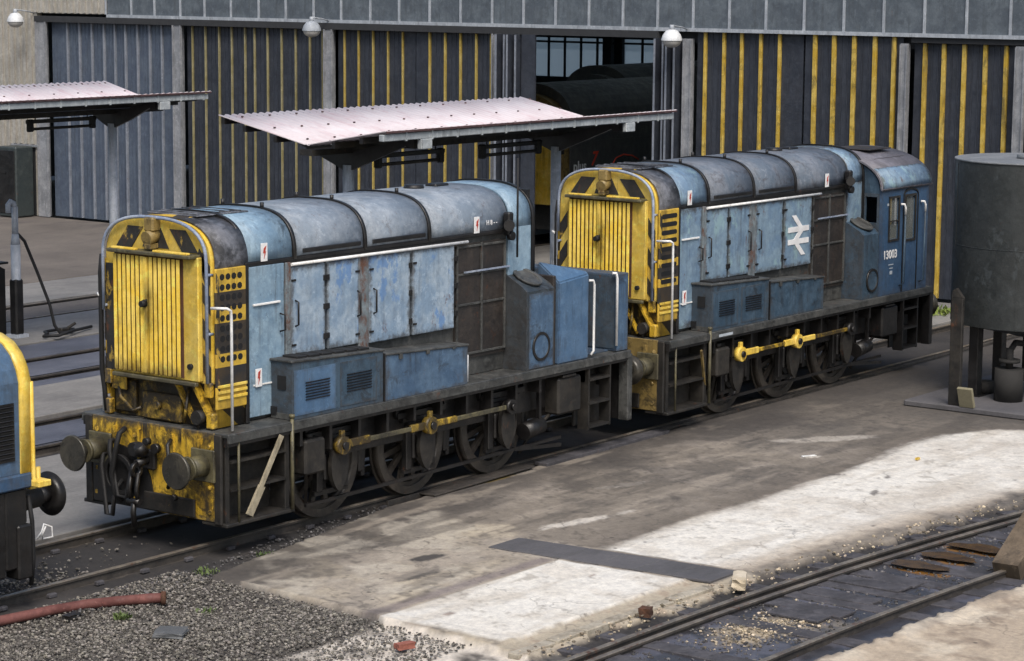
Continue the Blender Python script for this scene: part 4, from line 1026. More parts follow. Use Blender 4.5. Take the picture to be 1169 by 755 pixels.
# weeds
M['weed']=painted('weed green',(.06,.095,.025),(.11,.15,.045),ga=0,streak=0,rust=0,rough=.8)
M['grass']=painted('grass green',(.12,.17,.03),(.20,.25,.05),ga=.1,streak=0,rust=0,rough=.8)
def weed(name,c,r,n,label,cat,mat='weed',seed=0,h=.08):
    rs=random.Random(seed); m=MB()
    for i in range(n):
        a=rs.random()*6.28; d=r*math.sqrt(rs.random()); p=Vector((c[0]+d*math.cos(a),c[1]+d*math.sin(a),c[2])); L=h*(.4+.8*rs.random()); t=Vector((rs.uniform(-1,1),rs.uniform(-1,1),rs.uniform(.5,1.5))).normalized()
        s_=t.cross(Vector((0,0,1))).normalized()*L*.22
        v=[m.bm.verts.new(p-s_*.4),m.bm.verts.new(p+t*L*.5+s_),m.bm.verts.new(p+t*L),m.bm.verts.new(p+t*L*.5-s_)]; m.bm.faces.new(v)
    tag(m.build(name,mat),label,cat)
weed('weed',(-2.66,-2.25,-.04),.09,80,'small green weed in the gravel beside the red pipe','weed',seed=1)
weed('weed',(.38,-1.52,-.05),.10,60,'small green weed by the near rail below the front steps','weed',seed=2)
weed('weed',(-.61,-1.50,-.05),.16,70,'yellowish low weed at the corner where gravel meets concrete','weed',seed=3,h=.06)
weed('weed',(-1.9,-2.75,-.04),.12,50,'tiny weed in the gravel right of the pipe mouth','weed',seed=4,h=.05)
# ---- red pipe
M['redpipe']=painted('red oxide hose',(.10,.033,.028),(.17,.065,.055),ga=.2,streak=0,rust=.1,rough=.7,grime=(.05,.03,.03))
m=MB(); pts=[(-5.6,-1.38),(-4.6,-1.40),(-3.9,-1.44),(-3.5,-1.48),(-3.0,-1.52),(-2.6,-1.62),(-2.3,-1.82),(-2.05,-2.03),(-1.95,-2.14)]
pp=[]
for i in range(len(pts)-1):
    for k in range(4):
        t=k/4; a,b=pts[i],pts[i+1]; pp.append((a[0]+(b[0]-a[0])*t,a[1]+(b[1]-a[1])*t,.02+.03*math.sin(i+t)*.4))
pp.append((*pts[-1],.03)); m.tube(pp,.055,14)
hz=m.build('rubber_hose','redpipe'); tag(hz,'thick red rubber hose lying across the gravel at lower left','hose')
m=MB(); m.ring((-1.94,-2.15,.03),(.35,-.4,.0),.045,.075,.05,20); m.build('hose_end','rust',hz)
chunk('oily_rag',(-2.95,-1.78,-.02),(.22,.10,.05),'grime','black oily rag lying beside the red hose','rag',.2,8)
# ---- timber post at right edge
M['timber']=painted('brown worn timber',(.075,.055,.035),(.14,.105,.07),ga=.2,streak=.4,rust=.2,rough=.85)
m=MB(); m.bar((4.95,-8.90,.02),(6.9,-8.80,.95),.32,.24); tag(m.build('timber_baulk','timber'),'thick brown timber baulk leaning at the right edge beside the foreground track','timber')
# spilled white rag near the tank
chunk('paper_scrap',(9.53,-3.66,.015),(.22,.05,.015),'white','crumpled white paper scrap on the concrete in front of the second shunter','litter',-.5,11)
m=MB(); m.box(10.25,10.33,-5.02,-4.98,0.012,.04); tag(m.build('yellow_scrap','yellow_clean'),'tiny bright yellow scrap on the pale slab','litter')
m=MB(); m.tube([(-.9,1.02,.03),(-.85,.98,.12),(-.8,1.0,.2),(-.72,.95,.16),(-.75,.9,.05),(-.82,1.0,.02),(-.9,.92,.1),(-.86,.9,.2)],.012,6); tag(m.build('tangled_wire','white'),'pale tangled wire scrap on the far rail before the buffers','wire')

# ------------------------------------------------------------------ engine shed
M['sheet_navy']=painted('navy sheeted door',(.019,.024,.036),(.033,.039,.053),ga=.25,streak=.6,rust=.04,rough=.6,grime=(.011,.012,.016))
M['sheet_blue']=painted('grey blue sheeted door',(.065,.085,.125),(.09,.115,.155),ga=.3,streak=.5,rust=.06,rough=.55,grime=(.04,.045,.055))
M['rib_yellow']=painted('yellow door rib',(.46,.30,.03),(.56,.41,.10),ga=.42,streak=.8,rust=.1,grime=(.10,.08,.03))
M['rib_mid']=painted('duller yellow door rib',(.36,.26,.05),(.42,.33,.11),ga=.25,streak=.4,rust=.1,grime=(.09,.08,.05))
M['rib_faded']=painted('faded yellow door rib',(.23,.20,.09),(.30,.27,.16),ga=.3,streak=.4,rust=.1,grime=(.08,.08,.08))
M['rib_grey']=painted('grey door rib',(.17,.19,.23),(.23,.25,.29),ga=.2,streak=.4,rust=.05,grime=(.06,.07,.08))
M['column']=painted('galvanised column',(.20,.21,.23),(.30,.31,.33),ga=.25,streak=.4,rust=.15,grime=(.08,.08,.08))
M['fascia']=painted('slate blue fascia',(.075,.092,.112),(.115,.138,.16),ga=.35,streak=.6,rust=.03,rough=.6,grime=(.06,.07,.08))
M['mullion']=painted('pale fascia mullion',(.30,.33,.37),(.40,.43,.47),ga=.2,streak=.5,rust=.1,grime=(.12,.13,.14))
M['beige']=painted('beige sheeting',(.34,.32,.28),(.42,.40,.36),ga=.2,streak=.4,rust=.05,grime=(.14,.13,.12))
M['interior']=plain('dark shed interior',(.03,.032,.036),.9)
SH=empty('engine_shed',(26,15,0),label='long dark engine shed with ribbed doors and a blue grey panelled fascia',cat='shed')
def S(name,m,mat,parent=None):
    o=m.build(name,mat)
    if parent is None: o.parent=SH; o.matrix_parent_inverse=Matrix.Translation((-26,-15,0))
    else: o.parent=parent
    return o
XW=26
def hz_(y): return np.interp(y,[1,30.3],[5.60,5.47])
m=MB()
for (a,b_) in ((-4.0,33.0),):
    m.box(XW-.02,XW+.22,.70,27.6,5.62,8.6)
fa=S('fascia',m,'fascia')
m=MB(); y=27.75
for y in [27.65,26.68,25.81,24.86,23.98,23.04,22.07,21.14,20.2,19.29,18.34,17.42,16.46,15.51,14.56,13.63,12.7,11.75,10.8,9.85,8.9,7.95,7.01,6.05,5.07,4.11,3.15,2.18,1.19]: m.box(XW-.05,XW-.018,y-.028,y+.028,5.64,8.58)
m.box(XW-.07,XW-.018,.7,27.6,5.56,5.64); S('mullions',m,'mullion',fa) 
m=MB(); m.box(XW-.12,XW+.3,9.8,30.4,5.40,5.56); m.box(XW+.2,XW+.3,3.46,9.8,5.3,5.6); m.box(XW-.0,XW+.25,-4,3.46,5.44,5.55); S('door_track',m,'interior')
def door(y0,y1,x,ribs,mat,rmat,ztop=5.40,name='folding_door',rw=.028,rd=.07,label=None,zb=.03):
    m=MB(); m.box(x,x+.05,y0,y1,zb,ztop); d=S(name,m,mat)
    if label: d['label']=label
    if ribs:
        m=MB()
        for r in ribs: m.box(x-rd,x+.001,r-rw,r+rw,zb+.01,ztop-.01,.006)
        S('ribs',m,rmat,d)
    # shallow corrugation lines between ribs
    m=MB()
    rr=sorted(ribs)
    for a,b_ in zip(rr,rr[1:]):
        if b_-a<.7:
            for k in (.35,.65): m.box(x-.012,x+.001,a+(b_-a)*k-.012,a+(b_-a)*k+.012,zb+.01,ztop-.01)
    if len(rr)>1: S('corrugation',m,mat,d)
    else: m.bm.free()
door(25.2,29.92,XW+.1,[29.26,28.78,28.3,27.83,27.41,27.01,26.55,26.09,25.64],'sheet_blue','rib_grey',label='grey blue door with grey ribs at the far left of the shed')
door(22.45,24.75,XW+.1,[24.52,24.05,23.56,23.11,22.64],'sheet_navy','rib_faded',rw=.016)
door(19.82,22.4,XW+.06,[22.27,21.82,21.34,20.86,20.38,19.95],'sheet_navy','rib_faded',rw=.016)
door(17.0,19.5,XW+.1,[19.26,18.8,18.33,17.85,17.38],'sheet_navy','rib_mid',rw=.016)
door(14.52,16.95,XW+.06,[16.5,16.02,15.55,15.07,14.62],'sheet_navy','rib_mid',rw=.023)
door(6.12,8.85,XW+.1,[8.62,8.13,7.67,7.18,6.7],'sheet_navy','rib_yellow',rw=.036,ztop=5.57)
door(3.67,6.05,XW+.06,[5.79,5.32,4.83,4.33,3.87],'sheet_navy','rib_yellow',rw=.046,ztop=5.57)
door(1.05,3.45,XW+.16,[3.19,2.75,2.28,1.8,1.33],'sheet_navy','rib_yellow',ztop=5.44,rw=.044)
door(-1.5,.85,XW+.16,[.6,.1,-.4,-.9],'sheet_navy','rib_yellow',ztop=5.44,rw=.044)
door(-4,-1.6,XW+.16,[-1.9,-2.4,-2.9,-3.4],'sheet_navy','rib_yellow',ztop=5.44,rw=.044)
# folded leaves beside the opening
for ys_,mt in (([14.2,14.03,13.87,13.70],'sheet_navy'),([9.71,9.55,9.40,9.25],'sheet_navy')):
    for i,y in enumerate(ys_):
        m=MB(); m.box(XW-.35+.1*(i%2),XW+.45,y-.028,y+.028,.03,5.4); d=S('folded_leaf',m,mt)
        m=MB(); m.box(XW-.37+.1*(i%2),XW-.34+.1*(i%2),y-.022,y+.022,.04,5.39); S('leaf_edge',m,'rib_grey',d)
m=MB(); m.box(XW-.12,XW-.07,13.22,13.62,.03,5.4); S('folding_door',m,'sheet_navy')
for y0,y1,mt in ((24.78,25.08,'column'),(19.52,19.80,'column'),(14.34,14.50,'column'),(8.87,9.10,'column'),(3.48,3.66,'column'),(.80,1.02,'column'),(29.95,30.35,'column')):
    m=MB(); m.box(XW-.1,XW-.06,y0,y1,.0,5.4 if y0>4 else 5.42); m.box(XW-.06,XW+.15,(y0+y1)/2-.02,(y0+y1)/2+.02,0,5.4); m.box(XW-.14,XW-.1,y0,y0+.03,0,5.4); m.box(XW-.14,XW-.1,y1-.03,y1,0,5.4); S('column',m,mt)
m=MB(); m.box(XW-.0,XW+.25,.55,1.15,5.62,8.6); S('corner_panel',m,'beige')
# beige corrugated wall at the left with a doorway
m=MB(); m.holed('x',XW-.02,.2,30.4,40,.0,8.6,[(30.55,31.4,0,1.9)]); m.box(XW-.03,XW+.2,27.68,30.4,5.64,8.6)
bw=S('side_wall',m,'beige')
m=MB(); y=27.75
while y<40:
    m.box(XW-.07,XW-.018,y-.05,y+.05,5.66 if y<30.4 else (2.0 if y<31.5 else .7),8.58); y+=.24
S('corrugation',m,'beige',bw)
m=MB(); m.box(XW-.1,XW+.02,31.45,40,.62,.68); m.box(XW-.08,XW-.02,30.4,31.5,1.92,1.98); S('ledge',m,'column',bw)
m=MB(); m.box(XW+.02,XW+.2,30.3,31.5,.0,2.0); S('personnel_door',m,'interior')
# body of the shed: side walls, roof, back wall with glazing
m=MB(); m.box(XW+.2,50.2,-4.2,-4.0,0,8.6); m.box(XW+.2,50.2,40,40.2,0,8.6); S('shed_wall',m,'interior')
m=MB(); m.box(XW,31,-4.2,40.2,8.6,8.8); m.box(33,39,-4.2,40.2,8.6,8.8); m.box(41,50.25,-4.2,40.2,8.6,8.8); m.box(XW+.23,XW+.3,-4,40,5.6,8.6); S('roof',m,'interior')
m=MB(); XB=50
m.holed('x',XB,.2,-4,40,0,8.6,[(24.2,27.1,3.2,8.2),(27.45,31.0,3.2,8.2)]); S('end_wall',m,'interior')
m=MB(); m.box(52,160,-30,110,-.3,.02); tag(m.build('added_bounce_ground',surf('added pale ground behind glazing',(.45,.45,.46),(.55,.55,.56),(.35,.35,.36))),kind='structure')  # added pale ground that brightens the end glazing from behind
def trans():
    m,nt,b=newmat('obscured roof glazing'); N=NT(nt); t=N.n('ShaderNodeBsdfTranslucent'); t.inputs[0].default_value=(.50,.56,.58,1); tr=N.n('ShaderNodeBsdfTransparent'); tr.inputs[0].default_value=(.55,.6,.62,1); mx=N.n('ShaderNodeMixShader'); mx.inputs[0].default_value=.45
    nt.links.new(t.outputs[0],mx.inputs[1]); nt.links.new(tr.outputs[0],mx.inputs[2]); nt.links.new(mx.outputs[0],nt.nodes['Material Output'].inputs[0]); return m
TG=trans(); m=MB(); m.box(XB+.15,XB+.16,24.2,31.0,3.2,8.2); S('end_glazing',m,TG)
for xa in (31,39):
    m=MB(); m.box(xa,xa+2,-4.2,40.2,8.68,8.70); S('added_roof_light',m,TG)  # added unseen strips, let daylight in to lighten the interior
m=MB()
for y in (24.9,25.6,26.3,28.2,28.9,29.6,30.3): m.box(XB+.05,XB+.1,y-.04,y+.04,3.2,8.2)
for z in (4.42,4.6,4.75): m.box(XB-.6,XB-.5,22,33,z,z+.07)
m.box(XB-.7,XB-.5,27.1,27.45,0,8.2); S('glazing_bars',m,'interior')
# locomotives inside the shed
M['loco_dark']=painted('dark stabled locomotive',(.07,.075,.075),(.10,.10,.095),ga=.3,streak=.3,rust=.1,rough=.5,grime=(.03,.03,.03))
def inner(y,x0,L,ztop,label,yellow):
    Rt=empty('stabled_locomotive',(x0,y,0),label=label,cat='locomotive')
    m=MB(); m.prism([(-1.3,.9)]+roofprof(1.3,3.0,ztop,18,2.3)+[(1.3,.9)],'x',.3,L); m.build('body','loco_dark',Rt)
    m=MB(); m.box(.5,L-.5,-1.0,1.0,.3,.9); m.build('underframe','loco_dark',Rt)
    m=MB(); m.prism([(-1.26,1.0)]+roofprof(1.26,2.7,ztop-.25,18,2.3)+[(1.26,1.0)],'x',.0,.3); m.build('cab_end','dust_yellow' if yellow else 'loco_dark',Rt)
    m=MB()
    for a in (-1.0,-.15,.7): m.box(-.03,.02,a-.28,a+.28,2.3,2.95,.03)
    m.build('cab_window','black',Rt)
    return Rt
i1=inner(16.2,29.5,12,4.05,'dim locomotive just inside the shed with pale lettering and a yellow end',True)
m=MB()
m.box(-.04,.005,-1.1,-.3,1.0,2.75); o=m.build('warning_panel','yellow_clean',i1)
M['letter_grey']=plain('grey lettering',(.8,.8,.8),.7)
M['red_letter']=plain('red lettering',(.8,.08,.04),.7)
m=MB(); m.box(.2,9,-1.325,-1.29,1.5,2.6); sp=m.build('side_panel','loco_dark',i1)
textmesh('plus',.36,'letter_grey','lettering',i1,(.62,-1.33,1.97),(PI/2,0,0)); textmesh('7',.50,'red_letter','lettering',i1,(1.22,-1.33,2.12),(PI/2,0,0),shear=.3)
m=MB(); m.tube([(2.1,-1.33,1.95),(2.25,-1.33,2.1),(2.6,-1.33,2.17),(3.0,-1.33,2.12),(3.3,-1.33,2.0)],.02,6); m.build('red_arc','red_letter',i1)
i2=inner(19.0,36.5,9,4.25,'dark rounded roof deep in the shed, left one under the far windows',False)
i3=inner(15.1,36.0,9,4.35,'dark rounded roof deep in the shed, right one under the far windows',False)
# floodlights on the fascia
M['lampbowl']=painted('enamel lamp bowl',(.60,.62,.64),(.7,.72,.74),ga=.15,streak=.2,rust=.05,rough=.35)
def lamp(y,z,label,mat='lampbowl',x=25.3):
    Rt=empty('yard_lamp',(x,y,z),label=label,cat='lamp',group='lamps along the shed fascia')
    m=MB(); L=14; prev=None
    pr=[(.05,.20),(.13,.17),(.20,.08),(.235,-.02),(.235,-.05)]
    for (r,h) in pr:
        ring=[m.bm.verts.new((r*math.cos(2*PI*k/24),r*math.sin(2*PI*k/24),h)) for k in range(24)]
        if prev:
            for k in range(24): f=m.bm.faces.new((prev[k],prev[(k+1)%24],ring[(k+1)%24],ring[k])); f.smooth=True
        else: m.bm.faces.new(ring)
        prev=ring
    m.build('reflector',mat,Rt)
    m=MB()
    t=bmesh.new(); bmesh.ops.create_uvsphere(t,u_segments=20,v_segments=10,radius=.215)
    for v in t.verts: v.co.z=v.co.z*.75-.05
    m._merge(t,0,True); m.build('lamp_glass','lampglass',Rt)
    m=MB(); m.cyl((0,0,.17),(0,0,.30),.06,.05,n=14); m.tube([(0,0,.26),(.1,0,.27),(.4,0,.24),(.68,0,.18)],.018); m.build('bracket','mullion',Rt)
M['lampglass']=plain('cloudy lamp glass',(.45,.44,.42),.25)
lamp(30.5,5.45,'bright bowl lamp on the beige wall at the top left corner'); lamp(19.68,5.42,'dirty bowl lamp on the fascia above the canopy of the nearest shunter',mat='mullion'); lamp(9.03,5.42,'pale bowl lamp at the right side of the open shed doorway')

# ------------------------------------------------------------------ canopies
def sheetmat():
    m,nt,b=newmat('pinkish roof sheeting'); N=NT(nt)
    c=N.mix(N.ramp(N.noise(.9,6,.6),[(.35,0.),(.65,1.)]),(.54,.475,.49),(.66,.61,.625))
    c=N.mix(N.ramp(N.noise(5,9,.75,off=3,sc=(1,.3,1)),[(.5,0.),(.72,.6)]),c,(.45,.27,.30))
    c=N.mix(N.ramp(N.noise(2,9,.75,off=8),[(.6,0.),(.75,.5)]),c,(.30,.24,.24))
    nt.links.new(c,b.inputs['Base Color']); b.inputs['Roughness'].default_value=.6; return m
M['sheet_pink']=sheetmat()
M['gutter']=painted('pale gutter',(.33,.36,.38),(.46,.49,.50),ga=.2,streak=.5,rust=.1,grime=(.10,.10,.10))
M['edge_red']=painted('dull red sheet edge',(.05,.025,.028),(.10,.05,.05),ga=.3,streak=0,rust=.2)
M['post']=painted('pale blue grey post',(.36,.40,.46),(.47,.50,.55),ga=.25,streak=.5,rust=.15,grime=(.09,.085,.08))
def canopy(x0,x1,yn,yv,yf,zn,zv,zf,posts,label,yp):
    Rt=empty('canopy',(posts[0],yp,0),label=label,cat='canopy',group='fuelling canopies'); ox,oy=posts[0],yp
    def sheet(ya,za,yb,zb,name):
        m=MB(); n=int((x1-x0)/.038); A=[];B=[];A2=[];B2=[]
        for i in range(n+1):
            x=x0+(x1-x0)*i/n-ox; w=.014*math.sin(2*PI*(x0+(x1-x0)*i/n)/.152)
            A.append(m.bm.verts.new((x,ya-oy,za+w))); B.append(m.bm.verts.new((x,yb-oy,zb+w))); A2.append(m.bm.verts.new((x,ya-oy,za+w-.012))); B2.append(m.bm.verts.new((x,yb-oy,zb+w-.012)))
        for i in range(n):
            for q_ in ((A[i],A[i+1],B[i+1],B[i]),(A2[i],B2[i],B2[i+1],A2[i+1]),(A[i],A2[i],A2[i+1],A[i+1]),(B[i],B[i+1],B2[i+1],B2[i])):
                f=m.bm.faces.new(q_); f.smooth=True
        m.bm.faces.new((A[0],B[0],B2[0],A2[0])); m.bm.faces.new((A[-1],A2[-1],B2[-1],B[-1]))
        sh=m.build(name,'sheet_pink',Rt)
        m=MB()
        for r_ in (.12,.5,.88):
            k=0; x=x0+.3
            while x<x1: m.cyl((x-ox,ya+(yb-ya)*r_-oy,za+(zb-za)*r_+.012),(x-ox,ya+(yb-ya)*r_-oy,za+(zb-za)*r_+.03),.02,n=6); x+=.61
        m.build('bolts','edge_red',sh)
    sheet(yn,zn,yv-.03,zv,'roof_sheet'); sheet(yv+.03,zv,yf,zf,'roof_sheet')
    m=MB()
    m.box(x0+.02-ox,x1-.02-ox,yn-.012-oy,yn+.0-oy,zn-.028,zn+.0); m.build('roof_edge','edge_red',Rt)
    m=MB(); m.box(x0+.0-ox,x1-.05-ox,yn+.03-oy,yn+.12-oy,zn-.15,zn-.05,.01)
    x=x0+.5
    while x<x1: m.box(x-ox,x+.03-ox,yn+.02-oy,yn+.05-oy,zn-.16,zn-.03); x+=.6
    m.build('edge_purlin','gutter',Rt)
    m=MB(); m.box(x0-ox,x1-ox,yv-.12-oy,yv+.12-oy,zv-.16,zv-.07); m.build('valley_gutter','grime_light',Rt)
    m=MB()
    for t in (.35,.7):
        m.box(x0-ox,x1-ox,yv+(yn-yv)*t-.03-oy,yv+(yn-yv)*t+.03-oy,zv+(zn-zv)*t-.12,zv+(zn-zv)*t-.03)
        m.box(x0-ox,x1-ox,yv+(yf-yv)*t-.03-oy,yv+(yf-yv)*t+.03-oy,zv+(zf-zv)*t-.12,zv+(zf-zv)*t-.03)
    m.box(x0-ox,x1-ox,yf-.12-oy,yf-.05-oy,zf-.13,zf-.03)
    m.build('purlins','grime',Rt)
    for px in posts:
        m=MB(); m.cyl((px-ox,yp-oy,0),(px-ox,yp-oy,zv-.35),.085,.085,n=18); m.cyl((px-ox,yp-oy,0),(px-ox,yp-oy,.03),.2,n=18); m.box(px-ox-.05,px-ox+.05,yp-oy-.10,yp-oy-.06,.1,1.5,.01)
        p=m.build('post','post',Rt)
        m=MB(); m.prism([(yp-oy-.09,zv-.42),(yp-oy+.09,zv-.42),(yf-.35-oy,zf-.26),(yf-.25-oy,zf-.14),(yv-oy,zv-.16),(yn+.25-oy,zn-.14),(yn+.30-oy,zn-.24),(yp-oy-.5,zv-.26)],'x',px-ox-.03,px-ox+.03)
        m.prism([(yn+.18-oy,zn-.30),(yn+.30-oy,zn-.30),(yn+.45-oy,zn-.13),(yn+.18-oy,zn-.10)],'x',px-ox-.08,px-ox+.08)
        m.build('bracket','grime',Rt)
        m=MB(); m.box(px-ox-.10,px-ox+.16,yn+.02-oy,yn+.10-oy,zn-.30,zn-.15,.01); m.build('bracket_cap','gutter',Rt)  # pale paint puts the lit look of the caps into their colour
canopy(6.25,13.9,1.50,3.0,4.75,4.58,4.32,4.68,(7.2,12.52),'pink topped butterfly canopy on posts standing behind the nearest shunter',3.0)
canopy(-1.5,13.0,11.35,12.75,14.2,4.58,4.32,4.68,(4.5,11.77),'pink topped butterfly canopy cut off by the left edge, beyond the fuel pipe',12.75)
def tube_light(xa,xb,y,z,label):
    Rt=empty('strip_light',((xa+xb)/2,y,z),label=label,cat='light',group='strip lights under the canopies'); h=(xb-xa)/2
    m=MB(); m.box(-h,h,-.03,.03,.10,.17,.01); m.build('housing','grime',Rt)
    m=MB(); m.cyl((-h+.08,0,.0),(h-.08,0,.0),.028,n=10); m.build('lamp_tube','grime_light',Rt)
    for s in(-1,1):
        m=MB(); m.box(s*(h-.09)-.06,s*(h-.09)+.06,-.05,.05,-.05,.18,.02); m.build('end_cap','black',Rt)
    m=MB()
    for s in(-1,1): m.cyl((s*h*.75,0,.17),(s*h*.75,0,.36),.012,n=6)
    m.build('hanger','black',Rt)
tube_light(9.68,11.4,12.8,3.95,'strip light under the far left canopy'); tube_light(7.8,9.5,3.0,3.93,'left of the two strip lights under the canopy behind the nearest shunter'); tube_light(10.4,12.1,3.0,3.93,'right of the two strip lights under the canopy behind the nearest shunter')

# ------------------------------------------------------------------ fuel point at left
Rt=empty('fuel_standpipe',(10.15,13.69,0),label='tall pale standpipe with a black drooping hose at the left edge',cat='standpipe')
m=MB(); m.cyl((0,0,0),(0,0,1.75),.09,n=16); m.cyl((0,0,1.75),(0,0,1.95),.09,.06,n=16); m.cyl((0,0,1.95),(0,0,2.45),.06,n=14); m.tube([(0,0,2.4),(-.02,.0,2.52),(-.1,0,2.56),(-.16,0,2.5),(-.16,0,2.35)],.05,10); m.box(-.15,.15,-.15,.15,0,.06); m.build('column','post',Rt)
m=MB(); m.box(-.1,.1,-.1,.1,.05,1.1,.03); m.build('column_sleeve','grime',Rt)
m=MB(); m.tube([(.05,0,1.95),(.18,-.05,1.8),(.35,-.2,1.2),(.5,-.35,.6),(.55,-.42,.2),(.6,-.5,.06),(.9,-.5,.05),(1.1,-.35,.06),(.9,-.15,.06),(.5,-.2,.06),(.3,-.5,.08),(.1,-.6,.06),(.3,-.8,.07),(.7,-.7,.1),(1.1,-.5,.07),(1.6,-.3,.05)],.03,8); m.build('hose','black',Rt)
m=MB(); m.box(.65,.85,-.5,-.4,.04,.14,.02); m.cyl((.8,-.45,.1),(1.0,-.5,.2),.03,n=8); m.build('nozzle','grime_light',Rt)
m=MB(); m.prism([(9.55,0),(10.2,0),(10.2,1.25),(10.0,1.35),(9.7,1.35),(9.55,1.25)],'y',14.05,14.75); m.box(9.5,10.25,14.0,14.8,1.35,1.39,.01)
fb=m.build('fuel_cabinet','grime'); tag(fb,'dark rounded cabinet beside the standpipe at the left edge','cabinet')
m=MB(); m.box(9.54,9.552,14.15,14.65,.3,1.1,.004); m.build('cabinet_door','grime_light',fb)
# dark green cupboard standing at the beige wall
m=MB(); m.box(25.2,25.85,30.5,31.25,.0,1.95,.03); cb=m.build('cupboard',painted('dark green cupboard',(.03,.04,.042),(.04,.05,.05),ga=.3)); tag(cb,'dark green metal cupboard against the beige wall, upper left','cupboard')
m=MB(); m.box(25.18,25.2,30.55,31.2,.1,1.85,.01); m.box(25.165,25.18,30.9,31.1,1.2,1.24); m.build('cupboard_door','grime',cb)

# ------------------------------------------------------------------ storage tank at right
M['tank']=painted('dark grey green tank',(.023,.026,.026),(.034,.038,.038),ga=.25,streak=.35,rust=.06,rough=.45,grime=(.022,.022,.021),spots=(.045,.052,.055))  # paler spots put sheen streaks into the shell colour
M['tank_top']=painted('tank top',(.16,.17,.18),(.22,.23,.24),ga=.2,streak=0,rust=.1)
cx,cy=16.05,-4.0; r=1.27
TK=empty('storage_tank',(cx,cy,0),label='tall dark grey cylindrical tank on legs at the right edge',cat='tank')
m=MB(); m.cyl((0,0,1.28),(0,0,3.90),r,n=72,cap=False); m.cyl((0,0,1.06),(0,0,1.28),.25,r,n=72,cap=False); m.cyl((0,0,1.05),(0,0,1.06),.25,n=24)
m.ring((0,0,2.55),(0,0,1),r-.01,r+.005,.012,72); 
for a_ in (2.3,3.4,4.5,5.6,.8): m.obox((math.cos(a_)*(r+.002),math.sin(a_)*(r+.002),3.2 if int(a_*10)%2 else 1.95),(math.cos(a_),math.sin(a_),0),(-math.sin(a_),math.cos(a_),0),(0,0,1),.008,.03,1.3)
m.build('shell','tank',TK)
m=MB(); m.cyl((0,0,3.905),(0,0,3.93),r+.015,n=72); m.cyl((0,0,3.93),(0,0,4.0),.3,n=24); m.cyl((-.3,-.2,3.93),(-.3,-.2,4.03),.08,n=12); m.build('lid','tank_top',TK)
for a in range(4):
    t=a*PI/2+PI*.30; m=MB(); m.box(math.cos(t)*.95-.1,math.cos(t)*.95+.1,math.sin(t)*.95-.08,math.sin(t)*.95+.08,.1,1.32,.01); m.box(math.cos(t)*.95-.17,math.cos(t)*.95+.17,math.sin(t)*.95-.17,math.sin(t)*.95+.17,.08,.11); m.build('leg','grime',TK)
m=MB(); m.cyl((0,0,.3),(0,0,1.06),.09,n=14); m.cyl((-.9,-.1,.1),(-.9,-.1,.62),.23,n=24); m.cyl((-.9,-.1,.62),(-.9,-.1,.95),.06,n=12); m.cyl((-.9,-.1,.72),(-.9,-.1,.77),.17,n=16); m.tube([(-.9,-.1,.9),(-.6,-.05,1.0),(0,0,.9)],.05); m.cyl((-.5,.5,.12),(-.5,.5,.3),.15,n=16); m.build('pump','matt_black',TK)
m=MB(); m.box(-1.9,1.9,-1.9,1.25,.0,.10,.02); m.build('base','trench',TK)
m=MB(); m.box(14.17,14.25,-3.72,-3.52,.10,1.82,.01); m.prism([(-3.72,1.82),(-3.52,1.82),(-3.54,1.93),(-3.6,1.97)],'x',14.17,14.25)
tag(m.build('steel_post','grime_light'),'flat grey upright post standing in front of the tank','post')
m=MB(); m.obox((14.12,-3.86,.26),(.94,0,.35),(0,1,0),(-.35,0,.94),.06,.26,.34,.01)
tag(m.build('concrete_block',surf('block',(.22,.20,.13),(.30,.27,.18),(.10,.09,.06))),'small mossy slab leaning on the foot of the grey post','block')
weed('grass_tuft',(24.3,2.3,-.02),.8,500,'patch of green grass at the foot of the shed doors on the right','grass','grass',seed=9,h=.14)

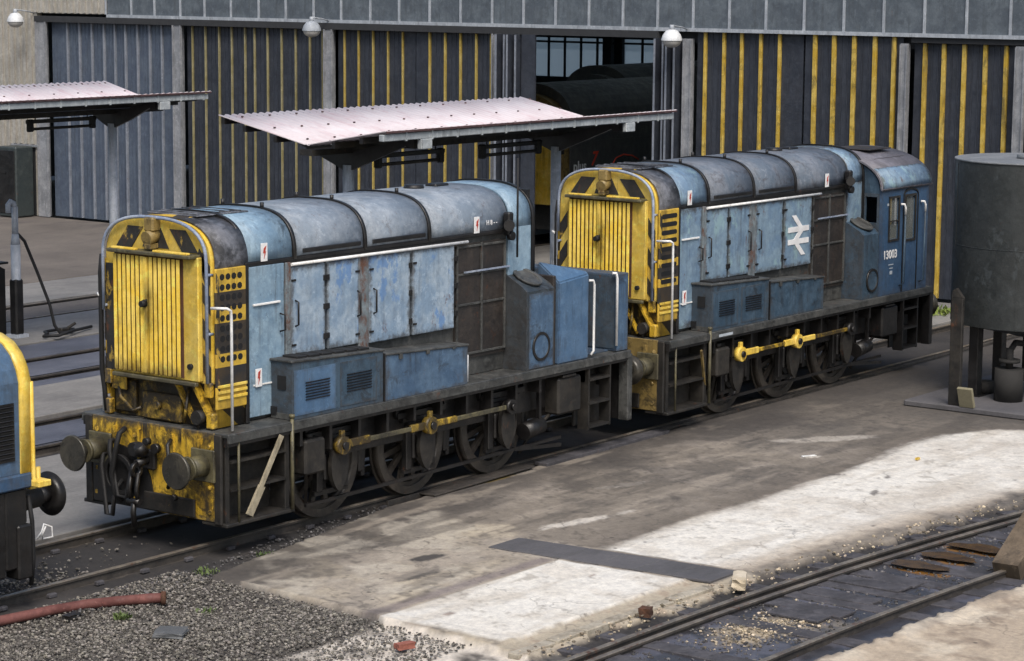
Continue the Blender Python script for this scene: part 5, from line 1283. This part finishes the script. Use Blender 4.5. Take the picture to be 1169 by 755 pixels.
# ---- every separate piece of a part becomes a part of its own
KEEP={'kerb','louvres','louvre_blades','bolts','ribs','corrugation','mullions','lettering','running_number','small_lettering','glazing_bars','vent_cap','double_arrow_emblem','rod_end_','gravel'}
def islands(me):
    n=len(me.vertices); par=list(range(n))
    def f(a):
        while par[a]!=a: par[a]=par[par[a]]; a=par[a]
        return a
    for e in me.edges:
        a,b=f(e.vertices[0]),f(e.vertices[1])
        if a!=b: par[a]=b
    g={}
    for i in range(n): g.setdefault(f(i),[]).append(i)
    return list(g.values())
def autosplit():
    for o in list(COL.objects):
        if o.type!='MESH' or 'kind' in o or o.name.split('.')[0] in KEEP or len(o.data.vertices)>6000: continue
        is_top=o.parent is None
        if is_top: continue
        me=o.data; G=islands(me)
        if len(G)<2 or len(G)>80: continue
        co_=np.array([v.co[:] for v in me.vertices]); B=[[g,co_[g].min(0)-.012,co_[g].max(0)+.012] for g in G]
        ch=True
        while ch:
            ch=False
            for i in range(len(B)):
                for j in range(len(B)-1,i,-1):
                    if (B[i][1]<=B[j][2]).all() and (B[j][1]<=B[i][2]).all():
                        B[i]=[B[i][0]+B[j][0],np.minimum(B[i][1],B[j][1]),np.maximum(B[i][2],B[j][2])]; B.pop(j); ch=True
        if len(B)<2 or len(B)>14: continue
        base=o.name.split('.')[0]; objs=[]
        for g,lo_,hi_ in B:
            bm=bmesh.new(); bm.from_mesh(me); keep=set(g)
            bmesh.ops.delete(bm,geom=[v for v in bm.verts if v.index not in keep],context='VERTS')
            m2=bpy.data.meshes.new(base); bm.to_mesh(m2); bm.free()
            for mm in me.materials: m2.materials.append(mm)
            objs.append((m2,(lo_+hi_)/2))
        kids=list(o.children); o.data=objs[0][0]; made=[o]
        for m2,c in objs[1:]:
            c2=o.copy(); c2.data=m2; c2.name=base; COL.objects.link(c2); made.append(c2)
        for k in kids:
            if k.type!='MESH': continue
            kc=np.array([v.co[:] for v in k.data.vertices]).mean(0)
            i=int(np.argmin([np.linalg.norm(kc-c) for _,c in objs])); k.parent=made[i]
autosplit()
# ------------------------------------------------------------------ light, sky, camera
SE,SA=R(52),R(226)     # sun elevation, compass direction towards the sun in the xy plane
sd=Vector((math.cos(SA)*math.cos(SE),math.sin(SA)*math.cos(SE),math.sin(SE)))
L=bpy.data.lights.new('sun','SUN'); L.energy=2.1; L.angle=R(26); L.color=(1,.95,.88)
lo=bpy.data.objects.new('sun',L); COL.objects.link(lo); lo.rotation_euler=sd.to_track_quat('Z','Y').to_euler()
w=bpy.data.worlds.new('World'); scene.world=w; w.use_nodes=True; nt=w.node_tree
sky=nt.nodes.new('ShaderNodeTexSky'); sky.sky_type='NISHITA'; sky.sun_disc=False; sky.sun_elevation=SE; sky.sun_rotation=PI/2-SA
sky.air_density=1.2; sky.dust_density=3.5; sky.ozone_density=1
bg=nt.nodes['Background']; nt.links.new(sky.outputs[0],bg.inputs[0]); bg.inputs[1].default_value=.12
cam=bpy.data.cameras.new('camera'); co=bpy.data.objects.new('camera',cam); COL.objects.link(co); scene.camera=co
cam.sensor_width=36; cam.lens=2768.44/1169*36; cam.clip_end=800
cl=Vector((-20.4013,-20.6188,6.8282)); yaw,pit,ro=.63989,.146316,.00784189
d=Vector((math.cos(yaw)*math.cos(pit),math.sin(yaw)*math.cos(pit),-math.sin(pit))); r_=Vector((math.sin(yaw),-math.cos(yaw),0)); u_=r_.cross(d)
r2=r_*math.cos(ro)+u_*math.sin(ro); u2=-r_*math.sin(ro)+u_*math.cos(ro)
mt=Matrix((r2,u2,-d)).transposed().to_4x4(); mt.translation=cl; co.matrix_world=mt
vs=scene.view_settings; vs.view_transform='Standard'; vs.look='None'; vs.exposure=.35; vs.gamma=1; vs.use_curve_mapping=False
scene.render.engine='CYCLES'; scene.cycles.use_denoising=True
